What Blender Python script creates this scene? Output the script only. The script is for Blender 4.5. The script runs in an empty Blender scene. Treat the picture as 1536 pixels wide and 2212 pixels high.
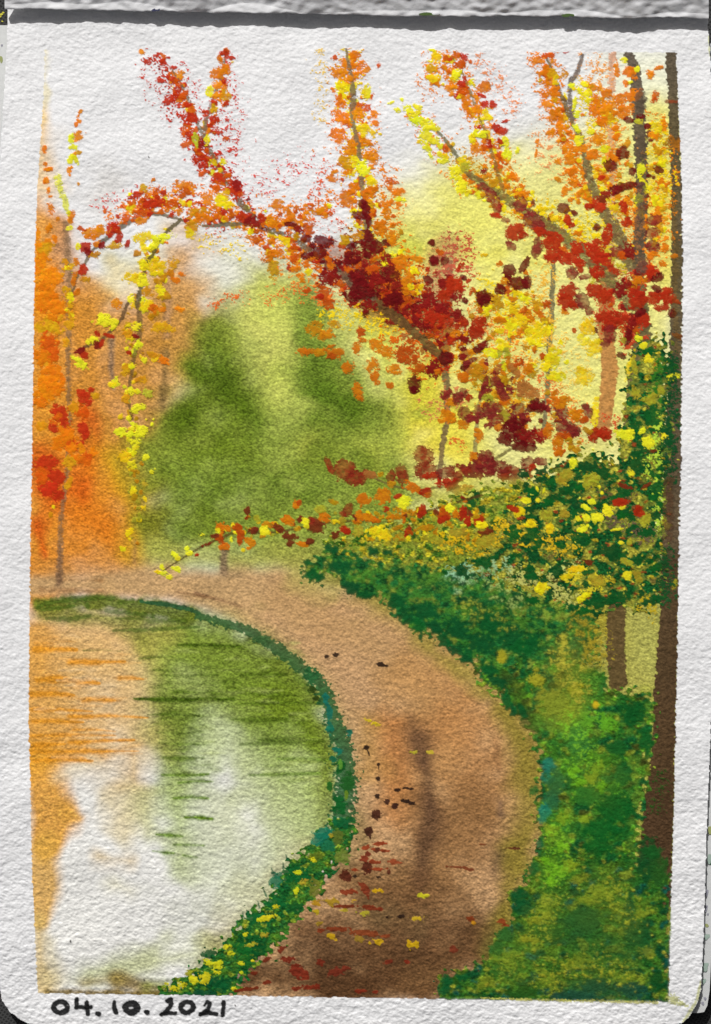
import bpy, math, random
import numpy as np

# ------------------------------------------------------------------ page grid
# lengths are in tenths of a millimetre (u); the page lies face up on a table
S = 1e-4                       # one u in metres
P = 1.5                        # grid pitch in u
X0, Y0 = -18.0, -14.0
NX, NY = int((1536 + 36) / P) + 1, int((2212 + 32) / P) + 1
gx = (X0 + P * np.arange(NX)).astype(np.float32)
gy = (Y0 + P * np.arange(NY)).astype(np.float32)
rng = np.random.default_rng(7)
RND = random.Random(11)

fx = np.fft.rfftfreq(NX, P)[None, :]
fy = np.fft.fftfreq(NY, P)[:, None]

def band(lx, ly, seed, ang=0.0):
    """band-limited noise, feature size lx by ly u, zero mean, unit deviation"""
    w = np.random.default_rng(seed).standard_normal((NY, NX)).astype(np.float32)
    c, s = math.cos(ang), math.sin(ang)
    a = fx * c + fy * s; b = -fx * s + fy * c
    q2 = (a * lx) ** 2 + (b * ly) ** 2
    F = np.fft.rfft2(w) * (np.sqrt(q2) * np.exp(-q2 * 1.6))
    n = np.fft.irfft2(F, s=(NY, NX)).astype(np.float32)
    return n / n.std()

def blur(a, r):
    k = np.exp(-2 * (math.pi * r) ** 2 * (fx ** 2 + fy ** 2))
    return np.fft.irfft2(np.fft.rfft2(a) * k, s=(NY, NX)).astype(np.float32)

def cdf(n):
    return (1 / (1 + np.exp(-1.702 * n))).astype(np.float32)

N5 = band(5, 4, 1); N8 = band(9, 8, 2); N14 = band(15, 14, 3); N30 = band(32, 30, 4)
N60 = band(70, 60, 5); N140 = band(160, 140, 6); N14b = band(16, 12, 8); N30b = band(30, 26, 9)
ridge = band(30, 19, 21, 0.18); ridge2 = band(17, 12, 22, -0.3); ridge3 = band(18, 11, 24, 0.5); fine = band(8, 6, 23, 0.1)
tooth = 0.42 * ridge + 0.42 * ridge2 + 0.38 * ridge3 + 0.34 * fine - 0.3 * np.maximum(0, -ridge2 - .5) - .2 * np.abs(ridge3)
tooth = np.clip(tooth / tooth.std(), -2.3, 2.6).astype(np.float32)
VAL = cdf(-(0.55 * tooth + 0.75 * N5 + 0.35 * N8))            # 0 on the peaks of the grain, 1 in its valleys
fib = (0.5 * N5 + 0.4 * band(12, 4, 31, 0.3) + 0.4 * band(10, 4, 32, -0.5)); fib /= fib.std()

def lin(c):
    c = np.asarray(c, dtype=np.float32) / 255
    return np.where(c < .04045, c / 12.92, ((c + .055) / 1.055) ** 2.4)
KA = 1.0
def pig(c):
    return np.clip(lin(c) * KA, 0.004, 0.86).astype(np.float32)

PAPER = np.array([.80, .80, .805], np.float32)
COL = np.empty((NY, NX, 3), np.float32); COL[:] = PAPER
IDM = np.zeros((NY, NX), np.int32)
PH = np.zeros((NY, NX), np.float32)                            # height of the paint film, u
GL = np.zeros((NY, NX), np.float32)                            # how much the film fills the grain
SAT = np.zeros((NY, NX), np.float32)                           # how much a wash granulates

def win(x0, y0, x1, y1):
    i0 = max(0, int((x0 - X0) / P)); i1 = min(NX, int((x1 - X0) / P) + 2)
    j0 = max(0, int((y0 - Y0) / P)); j1 = min(NY, int((y1 - Y0) / P) + 2)
    return (None if i1 <= i0 or j1 <= j0 else (slice(j0, j1), slice(i0, i1)))

def sstep(a, b, x):
    t = np.clip((x - a) / (b - a), 0, 1)
    return t * t * (3 - 2 * t)

def polymask(pts, w=None, warp=0, nx=None, ny=None):
    w = w or (slice(0, NY), slice(0, NX))
    xx = np.broadcast_to(gx[None, w[1]], (w[0].stop - w[0].start, w[1].stop - w[1].start)).copy()
    yy = np.broadcast_to(gy[w[0], None], xx.shape).copy()
    if warp:
        xx += warp * (nx if nx is not None else N14)[w]; yy += warp * (ny if ny is not None else N14b)[w]
    m = np.zeros(xx.shape, bool)
    n = len(pts)
    for k in range(n):
        (xa, ya), (xb, yb) = pts[k], pts[(k + 1) % n]
        if ya == yb: continue
        c = ((ya > yy) != (yb > yy)) & (xx < (xb - xa) * (yy - ya) / (yb - ya) + xa)
        m ^= c
    return m

def pathdist(pts, w, rad):
    """distance to a polyline divided by its local radius"""
    xx = gx[None, w[1]]; yy = gy[w[0], None]
    best = None
    for k in range(max(1, len(pts) - 1)):
        (xa, ya) = pts[k]; (xb, yb) = pts[min(k + 1, len(pts) - 1)]
        ra = rad[k]; rb = rad[min(k + 1, len(pts) - 1)]
        L2 = (xb - xa) ** 2 + (yb - ya) ** 2
        t = np.clip(((xx - xa) * (xb - xa) + (yy - ya) * (yb - ya)) / L2, 0, 1) if L2 else np.zeros_like(xx + yy)
        d = np.sqrt((xx - xa - t * (xb - xa)) ** 2 + (yy - ya - t * (yb - ya)) ** 2) / (ra + t * (rb - ra))
        best = d if best is None else np.minimum(best, d)
    return best.astype(np.float32)

RECT = None
def put(w, a, col, pid=None, h=0, fill=0, clip=True, dome=None, sat=None, cvar=0.07):
    """lay pigment of one colour with coverage a"""
    if clip: a = a * RECT[w]
    c = col if isinstance(col, np.ndarray) else pig(col)          # tuples are colours as seen, arrays are reflectances
    c = c * (1 + cvar * (N14[w] * .6 + N8[w] * .5))[..., None]
    COL[w] += (c - COL[w]) * a[..., None]
    if h:
        hh = h * a * (dome if dome is not None else 1)
        PH[w] = PH[w] * (1 - a * .4) + hh
    if fill: GL[w] = np.maximum(GL[w] * (1 - a * .3), fill * a)
    SAT[w] = SAT[w] * (1 - a) + (sat if sat is not None else .12) * a
    if pid is not None:
        m = a > .45
        IDM[w][m] = pid

def wash(pts, r, soft, col, a=1.0, warp=.5, pid=None, sat=.9, clip=True):
    """wet-in-wet stroke with a bleeding edge"""
    if isinstance(r, (int, float)): r = [r] * len(pts)
    R = max(r) + soft * 2.8
    w = win(min(p[0] for p in pts) - R, min(p[1] for p in pts) - R, max(p[0] for p in pts) + R, max(p[1] for p in pts) + R)
    if w is None: return
    one = [1.0] * len(pts)
    rm = sum(r) / len(r)
    d = pathdist(pts, w, r)
    big = soft >= 10
    if big: soft = soft * 1.6; dd = (d - 1) * rm + warp * soft * (.5 * N140[w] + .30 * N60[w] + .08 * N30[w])
    else: dd = (d - 1) * rm + warp * soft * (.55 * N60[w] + .35 * N30[w] + .25 * N14[w])
    al = a * (1 - sstep(-soft, soft, dd))
    put(w, al, col, pid, sat=sat, clip=clip, cvar=.04)

def washpoly(pts, soft, col, a=1.0, warp=6, pid=None, sat=.9):
    m = polymask(pts, None, warp, N30, N30b).astype(np.float32)
    if soft: m = np.clip(blur(m, soft), 0, 1)
    w = (slice(0, NY), slice(0, NX))
    put(w, m * a, col, pid, sat=sat, cvar=.04)

def region(pid, pts, warp=4):
    m = polymask(pts, None, warp, N14, N14b) & (RECT > .5)
    IDM[m] = pid

def dab(x, y, rx, ry, ang, col, pid, dry=0.0, h=.55, fill=.45, irr=.15, op=.97, wet=0, clip=True, jit=.06, mix=0.0, tone=1.0):
    R = max(rx, ry) * 1.5 + 3
    w = win(x - R, y - R, x + R, y + R)
    if w is None: return
    c, s = math.cos(math.radians(ang)), math.sin(math.radians(ang))
    dx = gx[None, w[1]] - x; dy = gy[w[0], None] - y
    u = (dx * c + dy * s) / rx; v = (-dx * s + dy * c) / ry
    k = irr * min(1.0, 12 / max(4, min(rx, ry)) + .45)
    q = np.sqrt(u * u + v * v) + k * (N14[w] * .75 + N8[w] * .7) + .07 * N5[w]
    f = 1.6 / max(3.0, (rx + ry) / 2)
    a = np.clip((1 - q) / f + .5, 0, 1) * op
    if dry:
        cov = 1.06 - dry * (.08 + 1.0 * np.clip(q, 0, 1) ** 2)
        a = a * np.clip((cov - VAL[w]) / .16 + .5, 0, 1)
    j = 1 + jit * (rng.random(3) * 2 - 1) + jit * (rng.random() * 2 - 1)
    cc = np.clip(pig(col) * j * tone, .003, .86)
    if mix:                                                    # a second colour streaks through the touch
        t = rng.random() < .5
        c2 = np.clip(cc * (np.array([.92, .66, .7], np.float32) if t else np.array([1.0, 1.32, 1.05], np.float32)), .003, .86)
        cc = cc + (c2 - cc) * (mix * sstep(.15, .95, cdf(N14b[w] * .8 + N8[w] * .8 + .5 * N5[w])))[..., None]
    if wet:                                                    # a thin drop dries darker at its rim
        e = sstep(.55, 1.0, q)[..., None]
        thin = .62 + .38 * cdf(1.2 * N30b[w] + .7 * N8[w] + .4 * N5[w])[..., None]
        cc = cc * (1 - .25 * e * wet)
        a = a * (1 - wet * (1 - np.maximum(thin[..., 0], e[..., 0] * .9)))
    dm = np.sqrt(np.clip(1.05 - np.minimum(q, 1) ** 2, 0, 1)) * (1 + .16 * N8[w])
    put(w, a, cc, pid, h=h, fill=fill, clip=clip, dome=dm, sat=.10 if not wet else .35)

def stroke(pts, r, col, pid, dry=0.0, h=.12, fill=.1, edge=.18, op=.95, sat=.35, clip=True, cov0=1.0, cvar=.1):
    if isinstance(r, (int, float)): r = [r] * len(pts)
    R = max(r) * 1.5 + 4
    w = win(min(p[0] for p in pts) - R, min(p[1] for p in pts) - R, max(p[0] for p in pts) + R, max(p[1] for p in pts) + R)
    if w is None: return
    d = pathdist(pts, w, r) + edge * (.6 * N14[w] + .6 * N8[w] + .35 * N5[w])
    rm = max(2.0, sum(r) / len(r))
    a = np.clip((1 - d) * rm / 1.8 + .5, 0, 1) * op
    if dry:
        cov = cov0 * (1 - dry * np.clip(d, 0, 1))
        a = a * np.clip((cov - VAL[w]) / .14 + .5, 0, 1)
    put(w, a, col, pid, h=h, fill=fill, clip=clip, sat=sat, cvar=cvar)

def sponge(pts, r, col, pid, cov=.5, fall=1.0, edge=.3, h=.25, clip=True, op=.95):
    """dry brush that catches only the peaks of the grain, thinning outwards"""
    if isinstance(r, (int, float)): r = [r] * len(pts)
    R = max(r) * 1.4 + 3
    w = win(min(p[0] for p in pts) - R, min(p[1] for p in pts) - R, max(p[0] for p in pts) + R, max(p[1] for p in pts) + R)
    if w is None: return
    d = pathdist(pts, w, r) + edge * (.5 * N30[w] + .5 * N14b[w])
    cv = cov * np.clip(1 - d ** 2 * fall, 0, 1) * (1 + .35 * N14[w])
    put(w, np.clip((cv * 1.7 - VAL[w]) / .5, 0, 1) * .26 * op, col, None, clip=clip, sat=.4)   # thin haze of the same colour
    a = np.clip((cv - VAL[w]) / .14, 0, 1) * op
    put(w, a, col, pid, h=h, fill=.1, clip=clip, sat=.1)

C = dict(R=(186, 48, 18), D=(112, 12, 18), O=(224, 126, 8), Y=(230, 202, 22), L=(228, 222, 36), G=(10, 78, 34), g=(44, 112, 26),
         l=(104, 164, 34), T=(24, 112, 98), B=(128, 52, 24), K=(48, 32, 24), M=(184, 172, 46), C=(142, 42, 38), P=(158, 50, 28),
         N=(192, 124, 54), W=(140, 182, 130), q=(208, 148, 20), o=(204, 88, 12), m=(142, 26, 22), k=(108, 60, 40), s=(188, 82, 70))
GRP = dict(R='red', D='dark red', O='orange', Y='yellow', L='yellow', G='dark green', g='green', l='green', T='teal', C='dark red', P='red',
           N='orange', M='yellow', q='orange', o='orange', m='dark red', B='red', s='red', W='green')

# ------------------------------------------------------------------ registry of things
REG = [None]                                                   # index = part id
class Part: pass
def _new(name, mat, parent, label):
    p = Part(); p.name = name; p.mat = mat; p.parent = parent; p.label = label; p.cat = p.group = p.kind = None; p.id = len(REG); p.kids = {}; p.base = None
    REG.append(p); return p.id
def thing(name, label, cat, mat=None, group=None, kind=None, base=None):
    i = _new(name, mat, 0, label); p = REG[i]; p.cat = cat; p.group = group; p.kind = kind; p.base = base
    return i
def part(parent, name, mat, label=None):
    return _new(name, mat, parent, label)
def leaves(parent, key, name='leaves'):
    g = GRP[key]; kids = REG[parent].kids
    if (name, g) not in kids: kids[(name, g)] = part(parent, name, 'gouache', g + ' ' + name)
    return kids[(name, g)]

def tone_at(y):                                                # the lower leaves were mixed with more brown
    return 1 - .24 * min(1, max(0, (y - 350) / 400))

def dabs(parent, text, name='leaves', sc_=1.04, **kw):
    for e in text.split(';'):
        e = e.strip()
        if not e: continue
        f = e.split(',')
        key = f[4].strip()
        ang = float(f[5]) if len(f) > 5 else RND.uniform(-30, 30)
        k2 = dict(kw)
        k2.setdefault('dry', .42); k2.setdefault('mix', .6 if key in 'OoqRYM' else .25)
        if key in 'CPs' and 'wet' not in k2: k2['wet'] = .75; k2['h'] = .18; k2['fill'] = .1
        if key == 'D' and 'wet' not in k2: k2['wet'] = .25
        if key == 'L' and 'h' not in k2: k2['h'] = .9; k2['fill'] = .6
        if key in 'DCP' or (key == 'R' and float(f[1]) > 430): k2.setdefault('irr', .09); k2['dry'] = min(k2['dry'], .26 if key == 'R' else .12)
        if key not in 'LY': k2.setdefault('tone', tone_at(float(f[1])))
        dab(float(f[0]), float(f[1]), float(f[2]) * sc_, float(f[3]) * sc_, ang, C[key], leaves(parent, key, name) if parent is not None else None, **k2)

def cloud(parent, pts, spread, n, pal, size=(6, 13), dry=(.3, .9), name='leaves', prof=None, **kw):
    """dabs scattered along a path"""
    seg = [math.dist(pts[k], pts[k + 1]) for k in range(len(pts) - 1)]
    tot = sum(seg)
    for _ in range(n):
        t = RND.random() * tot; k = 0
        while t > seg[k] and k < len(seg) - 1: t -= seg[k]; k += 1
        (xa, ya), (xb, yb) = pts[k], pts[k + 1]; f = t / seg[k]
        g1, g2 = RND.gauss(0, 1), RND.gauss(0, 1)
        x = xa + f * (xb - xa) + g1 * spread * .62; y = ya + f * (yb - ya) + g2 * spread * .62
        far = min(1.0, math.hypot(g1, g2) / 2)
        key = RND.choices(list(pal), list(pal.values()))[0]
        r = RND.uniform(*size) * (1.15 - .4 * far)
        dab(x, y, r, r * RND.uniform(.6, .95), RND.uniform(0, 180), C[key], leaves(parent, key, name), dry=RND.uniform(*dry) * (.6 + .5 * far), irr=.22, mix=.6, **{**dict(tone=1.0 if key in 'LY' else tone_at(y)), **kw})
# ------------------------------------------------------------------ the painted sheet
PAGE = [(14, -10), (16, 50), (11, 150), (5, 240), (0, 330), (-6, 500), (-10, 900), (-10, 1500), (-8, 1900), (-4, 2080), (0, 2142), (6, 2164), (20, 2186), (44, 2204), (64, 2212),
        (90, 2219), (1440, 2219), (1478, 2209), (1494, 2190), (1508, 2166), (1515, 2136), (1519, 2070), (1523, 1960), (1527, 1800), (1533, 1660),
        (1540, 1500), (1548, 1200), (1548, 700), (1544, 300), (1537, 140), (1530, 58), (1529, -10)]
FRAME = [(97, 107), (95, 200), (88, 300), (80, 420), (76, 540), (74, 650), (72, 800), (69, 1000), (66, 1150), (64, 1350), (62, 1550), (66, 1700), (68, 1850), (74, 1980),
         (79, 2100), (82, 2146), (512, 2151), (1024, 2159), (1444, 2164), (1446, 2100), (1448, 2000), (1451, 1900), (1456, 1740), (1459, 1600), (1464, 1350), (1466, 1200),
         (1470, 1000), (1473, 800), (1474, 600), (1473, 480), (1471, 340), (1466, 250), (1461, 113), (1200, 112), (760, 104), (400, 103)]
PAGEM = polymask(PAGE, None, .6, N14, N14b)
RECT = np.clip(blur(polymask(FRAME, None, .8, N8, N14b).astype(np.float32), .8) * 1.6 - .3, 0, 1)

page = thing('sketchbook_page', 'white cold pressed watercolour page with rounded corners carrying the whole autumn painting', 'page', base=(768, 1106))
sheet = part(page, 'paper_sheet', 'paper')
IDM[:] = sheet
date = part(page, 'handwritten_date', 'ink', 'black handwritten date 04.10.2021 under the painting')

sky = thing('sky', 'pale sky of bare white paper fading into soft yellow', 'sky', 'wash', kind='structure')
pathT = thing('path', 'peach brown footpath curving from the far left down to the bottom edge', 'path', 'wash', kind='structure')
water = thing('water', 'still pond at lower left with orange and green reflections', 'water', 'wash', kind='structure')
ground = thing('ground', 'yellow green grassy ground at the foot of the right hand trees', 'ground', 'wash', kind='structure')
IDM[RECT > .5] = sky

# ---- sky and light washes
wash([(92, 100), (88, 260)], [13, 15], 9, (236, 222, 170), .6, pid=None)
wash([(92, 250), (86, 400)], [14, 34], 18, (236, 190, 110), .8)
wash([(225, 380), (215, 470)], 30, 34, (212, 208, 202), .6)
wash([(120, 300), (110, 420)], 26, 26, (226, 212, 190), .45)
washpoly([(1290, 108), (1480, 108), (1480, 420), (1300, 420)], 30, (238, 238, 204), .8)
washpoly([(860, 420), (960, 360), (1100, 330), (1200, 300), (1330, 240), (1480, 200), (1480, 1300), (1100, 1250), (860, 1240), (560, 1250), (520, 900), (480, 640), (560, 600), (700, 640), (780, 520)], 34, (232, 226, 128), .9, 14)
wash([(870, 500), (980, 470), (1130, 500)], 40, 60, (230, 222, 84), .7)
wash([(1000, 440), (1060, 560)], 60, 50, (232, 228, 120), .6)
wash([(1280, 420), (1330, 700), (1280, 860)], 90, 60, (236, 230, 120), .5)
wash([(1430, 250), (1440, 640)], 36, 30, (236, 226, 100), .7)
wash([(1380, 430), (1430, 560)], 36, 26, (232, 200, 60), .45)
wash([(1250, 620), (1240, 800)], 50, 50, (236, 232, 140), .5)
wash([(1050, 880), (1010, 990)], 60, 40, (226, 218, 90), .7)
wash([(1180, 950), (1230, 900)], 40, 40, (230, 222, 96), .7)
wash([(1360, 640), (1370, 900)], 30, 30, (226, 224, 120), .6)
wash([(905, 800), (900, 900), (870, 960), (920, 990)], 50, 40, (226, 204, 36), .9)
wash([(960, 930), (990, 1000)], 26, 26, (230, 214, 80), .6)
wash([(860, 560), (830, 700), (840, 860)], [60, 70, 60], 50, (204, 208, 70), .75)
wash([(1080, 640), (1120, 760), (1060, 860)], 60, 50, (232, 220, 70), .55)
wash([(330, 560), (350, 640), (420, 620)], 46, 50, (228, 222, 160), .7)
wash([(220, 640), (280, 630)], 30, 30, (232, 222, 140), .7)
wash([(480, 590), (600, 570)], 60, 40, (228, 226, 206), .8)
wash([(450, 560), (540, 580)], 40, 40, (226, 226, 216), .8)

# ---- orange and yellow masses at the left
washpoly([(50, 470), (140, 500), (190, 660), (300, 640), (370, 560), (440, 680), (430, 800), (360, 960), (330, 1100), (330, 1270), (50, 1270)], 24, (212, 154, 86), .9, 10)
orange = thing('autumn_tree', 'tall orange tree at the left edge of the painting with a thin grey trunk', 'tree', base=(135, 1262))
ocrown = part(orange, 'crown', 'wash', 'orange and red crown')
otrunk = part(orange, 'trunk', 'wash', 'thin grey brown trunk')
tan = thing('blurred_tree', 'pale tan blurred tree between the orange tree and the green wood', 'tree', base=(360, 900))
tcrown = part(tan, 'crown', 'wash'); ttrunk = part(tan, 'trunk', 'wash', 'faint greyish trunk')
region(tcrown, [(168, 690), (215, 655), (290, 610), (330, 560), (420, 555), (430, 680), (440, 780), (380, 900), (340, 980), (318, 1080), (300, 1222), (170, 1222)], 8)
region(ocrown, [(60, 480), (130, 478), (168, 520), (180, 640), (190, 800), (260, 960), (270, 1220), (60, 1232)], 8)
wash([(190, 700), (280, 720), (360, 680), (390, 620)], [50, 60, 60, 34], 44, (212, 152, 74), .95)
wash([(395, 560), (390, 700), (400, 800)], [34, 60, 40], 40, (206, 152, 80), .9)
wash([(380, 520), (400, 590)], 26, 36, (214, 168, 116), .75)
wash([(170, 640), (200, 900), (240, 1160)], [40, 80, 80], 36, (210, 142, 54), .95)
wash([(300, 760), (320, 900), (290, 1040)], [70, 60, 50], 44, (196, 138, 58), .9)
wash([(100, 500), (90, 700), (90, 1000), (90, 1270)], [44, 60, 60, 56], 20, (222, 146, 46), .95)
wash([(80, 430), (78, 520)], [12, 34], 18, (230, 164, 84), .8)
wash([(220, 1060), (180, 1180), (120, 1200)], [70, 60, 50], 34, (222, 138, 44), .9)
wash([(150, 1100), (230, 1140)], 36, 26, (222, 122, 30), .75)
wash([(90, 1000), (108, 1070)], 28, 24, (208, 78, 20), .75)
wash([(80, 1130), (98, 1200)], [18, 8], 10, (214, 82, 20), .8)
wash([(190, 890), (200, 980), (180, 1060)], 18, 14, (216, 88, 22), .7)
wash([(120, 1230), (230, 1245)], 24, 26, (214, 150, 76), .9)
wash([(250, 1000), (300, 1100), (290, 1190)], [34, 36, 26], 24, (208, 158, 30), .85)
wash([(335, 900), (330, 1000), (318, 1060)], [30, 34, 20], 26, (150, 116, 26), .85)
wash([(90, 600), (110, 660)], [40, 44], 14, (230, 140, 22), .7)
wash([(138, 540), (140, 620)], 20, 18, (186, 148, 118), .6)
wash([(135, 490), (130, 530)], 14, 14, (190, 140, 100), .6)

# ---- far green wood
washpoly([(330, 1240), (322, 1000), (380, 880), (430, 760), (500, 660), (560, 600), (690, 600), (760, 760), (860, 900), (900, 1050), (860, 1240)], 30, (158, 172, 72), .9, 10)
wood = thing('tree_mass', 'soft olive green mass of far trees in the middle of the painting', 'wood', 'wash', kind='stuff')
farL = thing('blurred_tree', 'dark green blurred pointed tree left of the pale yellow gap', 'tree', 'wash', base=(480, 1000))
farR = thing('blurred_tree', 'dark green blurred tree right of the pale yellow gap', 'tree', 'wash', base=(720, 960))
region(wood, [(330, 960), (390, 840), (440, 760), (560, 830), (640, 830), (700, 700), (800, 840), (870, 960), (900, 1050), (840, 1130), (700, 1190), (520, 1215), (330, 1215), (310, 1130)], 8)
region(farL, [(470, 690), (508, 740), (560, 840), (560, 950), (420, 950), (360, 940), (390, 840), (440, 770)], 8)
region(farR, [(640, 650), (700, 640), (700, 800), (790, 830), (830, 910), (760, 950), (640, 930), (630, 800)], 8)
wash([(590, 640), (590, 760), (600, 860)], [60, 56, 40], 50, (202, 200, 106), .9)
wash([(560, 700), (600, 760)], 40, 30, (207, 204, 111), .7)
wash([(440, 1000), (560, 950), (700, 960), (800, 1000)], [120, 110, 110, 70], 60, (136, 155, 59), .95)
wash([(400, 1110), (520, 1150), (700, 1120), (850, 1080)], [70, 56, 70, 50], 44, (125, 143, 46), .9)
wash([(470, 735), (490, 830), (480, 930)], [44, 74, 100], 50, (109, 128, 34), .78)
wash([(470, 735), (480, 790)], [22, 30], 26, (82, 110, 20), .75)
wash([(450, 850), (520, 850)], 30, 26, (75, 101, 16), .72)
wash([(395, 905), (450, 880)], 24, 24, (75, 98, 14), .72)
wash([(490, 815), (475, 845)], 14, 14, (45, 77, 7), .8)
wash([(400, 985), (500, 960)], 28, 30, (105, 125, 32), .75)
wash([(660, 680), (680, 740), (690, 800)], [34, 40, 40], 34, (143, 155, 59), .72)
wash([(650, 650), (660, 690)], 16, 18, (118, 134, 50), .6)
wash([(670, 820), (720, 860), (790, 900)], [44, 50, 40], 44, (96, 121, 27), .78)
wash([(655, 840), (690, 850)], 18, 18, (64, 92, 13), .7)
wash([(735, 868), (745, 900)], 14, 14, (59, 90, 13), .7)
wash([(790, 905), (800, 915)], 16, 18, (78, 106, 20), .7)
wash([(540, 870), (560, 920)], 20, 22, (82, 106, 22), .7)
wash([(600, 930), (640, 980), (580, 1040)], 30, 30, (164, 176, 82), .5)
wash([(680, 960), (800, 970), (840, 920)], 22, 26, (182, 182, 81), .55)
wash([(520, 1000), (600, 1010), (720, 1000)], 20, 22, (116, 134, 39), .5)
wash([(560, 1040), (700, 1030)], 16, 20, (100, 121, 30), .45)
wash([(780, 990), (800, 1010)], 20, 20, (96, 119, 30), .5)
wash([(400, 1050), (420, 1100)], 30, 30, (98, 117, 30), .6)
wash([(345, 1060), (340, 1150)], [24, 20], 24, (127, 117, 32), .7)
wash([(380, 1160), (460, 1120)], 26, 26, (113, 132, 36), .6)
wash([(340, 1195), (500, 1210), (650, 1210)], [22, 26, 34], 22, (182, 178, 86), .75)
wash([(560, 1200), (640, 1190), (720, 1200)], 20, 18, (156, 160, 68), .7)

wash([(596, 640), (598, 740), (604, 850)], [40, 40, 26], 40, (204, 212, 100), .75)
wash([(640, 960), (760, 990), (850, 950)], 24, 34, (186, 192, 72), .5)
wash([(470, 700), (520, 780), (400, 900), (360, 1000)], [16, 16, 20, 20], 40, (136, 148, 52), .5)
for _ in range(150):
    x, y = RND.uniform(350, 860), RND.uniform(700, 1190)
    if abs(x - 600) < 50 and y < 900: continue
    if y < 1000 - (x - 340) * 2.2 + 0 or (x > 640 and y < 700 + (x - 690) * 1.2): continue
    dk = RND.random() < .62
    wash([(x, y), (x + RND.uniform(-30, 30), y + RND.uniform(-14, 14))], RND.uniform(5, 13), RND.uniform(10, 16), (76, 102, 20) if dk else (172, 184, 82), RND.uniform(.18, .42))
wash([(400, 1050), (560, 1070), (720, 1050)], [44, 50, 40], 34, (108, 132, 44), .5)
wash([(484, 830), (470, 800)], 20, 24, (70, 96, 16), .6)
wash([(672, 650), (684, 740), (694, 840)], [22, 30, 34], 30, (112, 138, 46), .7)
wash([(676, 800), (690, 850)], 14, 22, (72, 98, 18), .55)
wash([(700, 930), (800, 920)], 22, 30, (104, 130, 40), .5)
wash([(735, 875)], 12, 22, (72, 98, 18), .4)
wash([(395, 905)], 18, 22, (74, 98, 18), .5)
wash([(530, 890), (560, 930)], 14, 22, (84, 110, 24), .45)
# ---- ground at the right, seen under the bush
washpoly([(650, 1236), (800, 1200), (1480, 1200), (1480, 2180), (930, 2180), (1020, 2080), (1070, 2000), (1090, 1800), (1080, 1640), (1010, 1500), (900, 1400), (760, 1300)], 9, (134, 132, 58), 1.0, 5)
region(ground, [(1100, 1300), (1480, 1290), (1480, 1560), (1400, 1600), (1180, 1500), (1060, 1400)], 2)
washpoly([(1090, 1280), (1470, 1280), (1470, 1700), (1100, 1560)], 22, (172, 168, 82), .95)
wash([(1400, 1330), (1405, 1440)], 30, 24, (182, 180, 92), .8)
wash([(1280, 1330), (1280, 1400)], 40, 30, (160, 146, 40), .8)
wash([(1392, 1490), (1398, 1620), (1384, 1740), (1366, 1880)], [16, 16, 14, 12], 8, (176, 178, 78), .85)

# ---- footpath
PATH = [(60, 1246), (200, 1238), (330, 1236), (480, 1236), (600, 1232), (660, 1246), (740, 1280), (830, 1330), (900, 1372), (960, 1420), (1030, 1460), (1080, 1520), (1140, 1600), (1172, 1680),
        (1180, 1760), (1168, 1850), (1130, 1900), (1110, 1960), (1090, 2030), (1050, 2080), (950, 2175), (470, 2175), (540, 2080), (590, 2020), (640, 1960), (700, 1900), (745, 1840),
        (762, 1770), (768, 1700), (756, 1620), (732, 1560), (690, 1480), (640, 1430), (560, 1372), (480, 1332), (400, 1306), (250, 1286), (60, 1284)]
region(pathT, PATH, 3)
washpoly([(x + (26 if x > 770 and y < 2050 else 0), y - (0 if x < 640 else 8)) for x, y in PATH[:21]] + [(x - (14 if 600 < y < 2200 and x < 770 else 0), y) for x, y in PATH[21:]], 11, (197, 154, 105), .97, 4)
wash([(60, 1266), (300, 1258), (520, 1262), (640, 1300)], [16, 24, 34, 40], 14, (199, 162, 112), .8, sat=.62)
wash([(620, 1290), (800, 1380), (900, 1460)], [40, 50, 60], 30, (195, 154, 103), .8, sat=.62)
wash([(900, 1480), (960, 1560), (950, 1650)], [80, 100, 100], 50, (191, 144, 89), .85, sat=.62)
wash([(850, 1580), (855, 1660), (850, 1760)], [40, 46, 40], 30, (189, 126, 70), .8, sat=.62)
wash([(1000, 1560), (1030, 1640), (1000, 1700)], 60, 50, (189, 132, 77), .7, sat=.62)
wash([(790, 1560), (800, 1680)], [16, 20], 22, (193, 150, 84), .7, sat=.62)
wash([(780, 1290), (860, 1330), (930, 1390)], [26, 18, 14], 20, (164, 148, 65), .8, sat=.62)
wash([(1040, 1480), (1120, 1590), (1150, 1680), (1150, 1790)], [14, 26, 36, 30], 22, (151, 132, 58), .85, sat=.62)
wash([(1000, 1440), (1050, 1500)], 14, 14, (170, 150, 73), .8, sat=.62)
wash([(640, 1240), (720, 1275)], 20, 20, (180, 172, 86), .7, sat=.62)
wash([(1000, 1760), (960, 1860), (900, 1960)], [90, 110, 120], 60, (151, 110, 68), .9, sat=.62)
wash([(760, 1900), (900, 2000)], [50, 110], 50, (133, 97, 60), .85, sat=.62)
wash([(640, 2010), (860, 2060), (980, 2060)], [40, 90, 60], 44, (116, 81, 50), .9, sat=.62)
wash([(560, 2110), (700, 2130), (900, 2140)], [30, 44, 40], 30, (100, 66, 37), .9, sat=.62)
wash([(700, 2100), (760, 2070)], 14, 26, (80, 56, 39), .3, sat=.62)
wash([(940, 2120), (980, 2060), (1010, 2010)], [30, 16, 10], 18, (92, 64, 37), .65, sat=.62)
wash([(1100, 1850), (1090, 1950), (1060, 2040)], [20, 20, 18], 20, (129, 108, 52), .85, sat=.62)
wash([(1130, 1790), (1120, 1870)], 22, 18, (141, 118, 56), .8, sat=.62)
wash([(1060, 1500), (1120, 1580), (1150, 1680), (1146, 1780), (1116, 1880), (1090, 1980)], [10, 20, 24, 24, 22, 16], 26, (148, 132, 52), .8, sat=.62)
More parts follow.
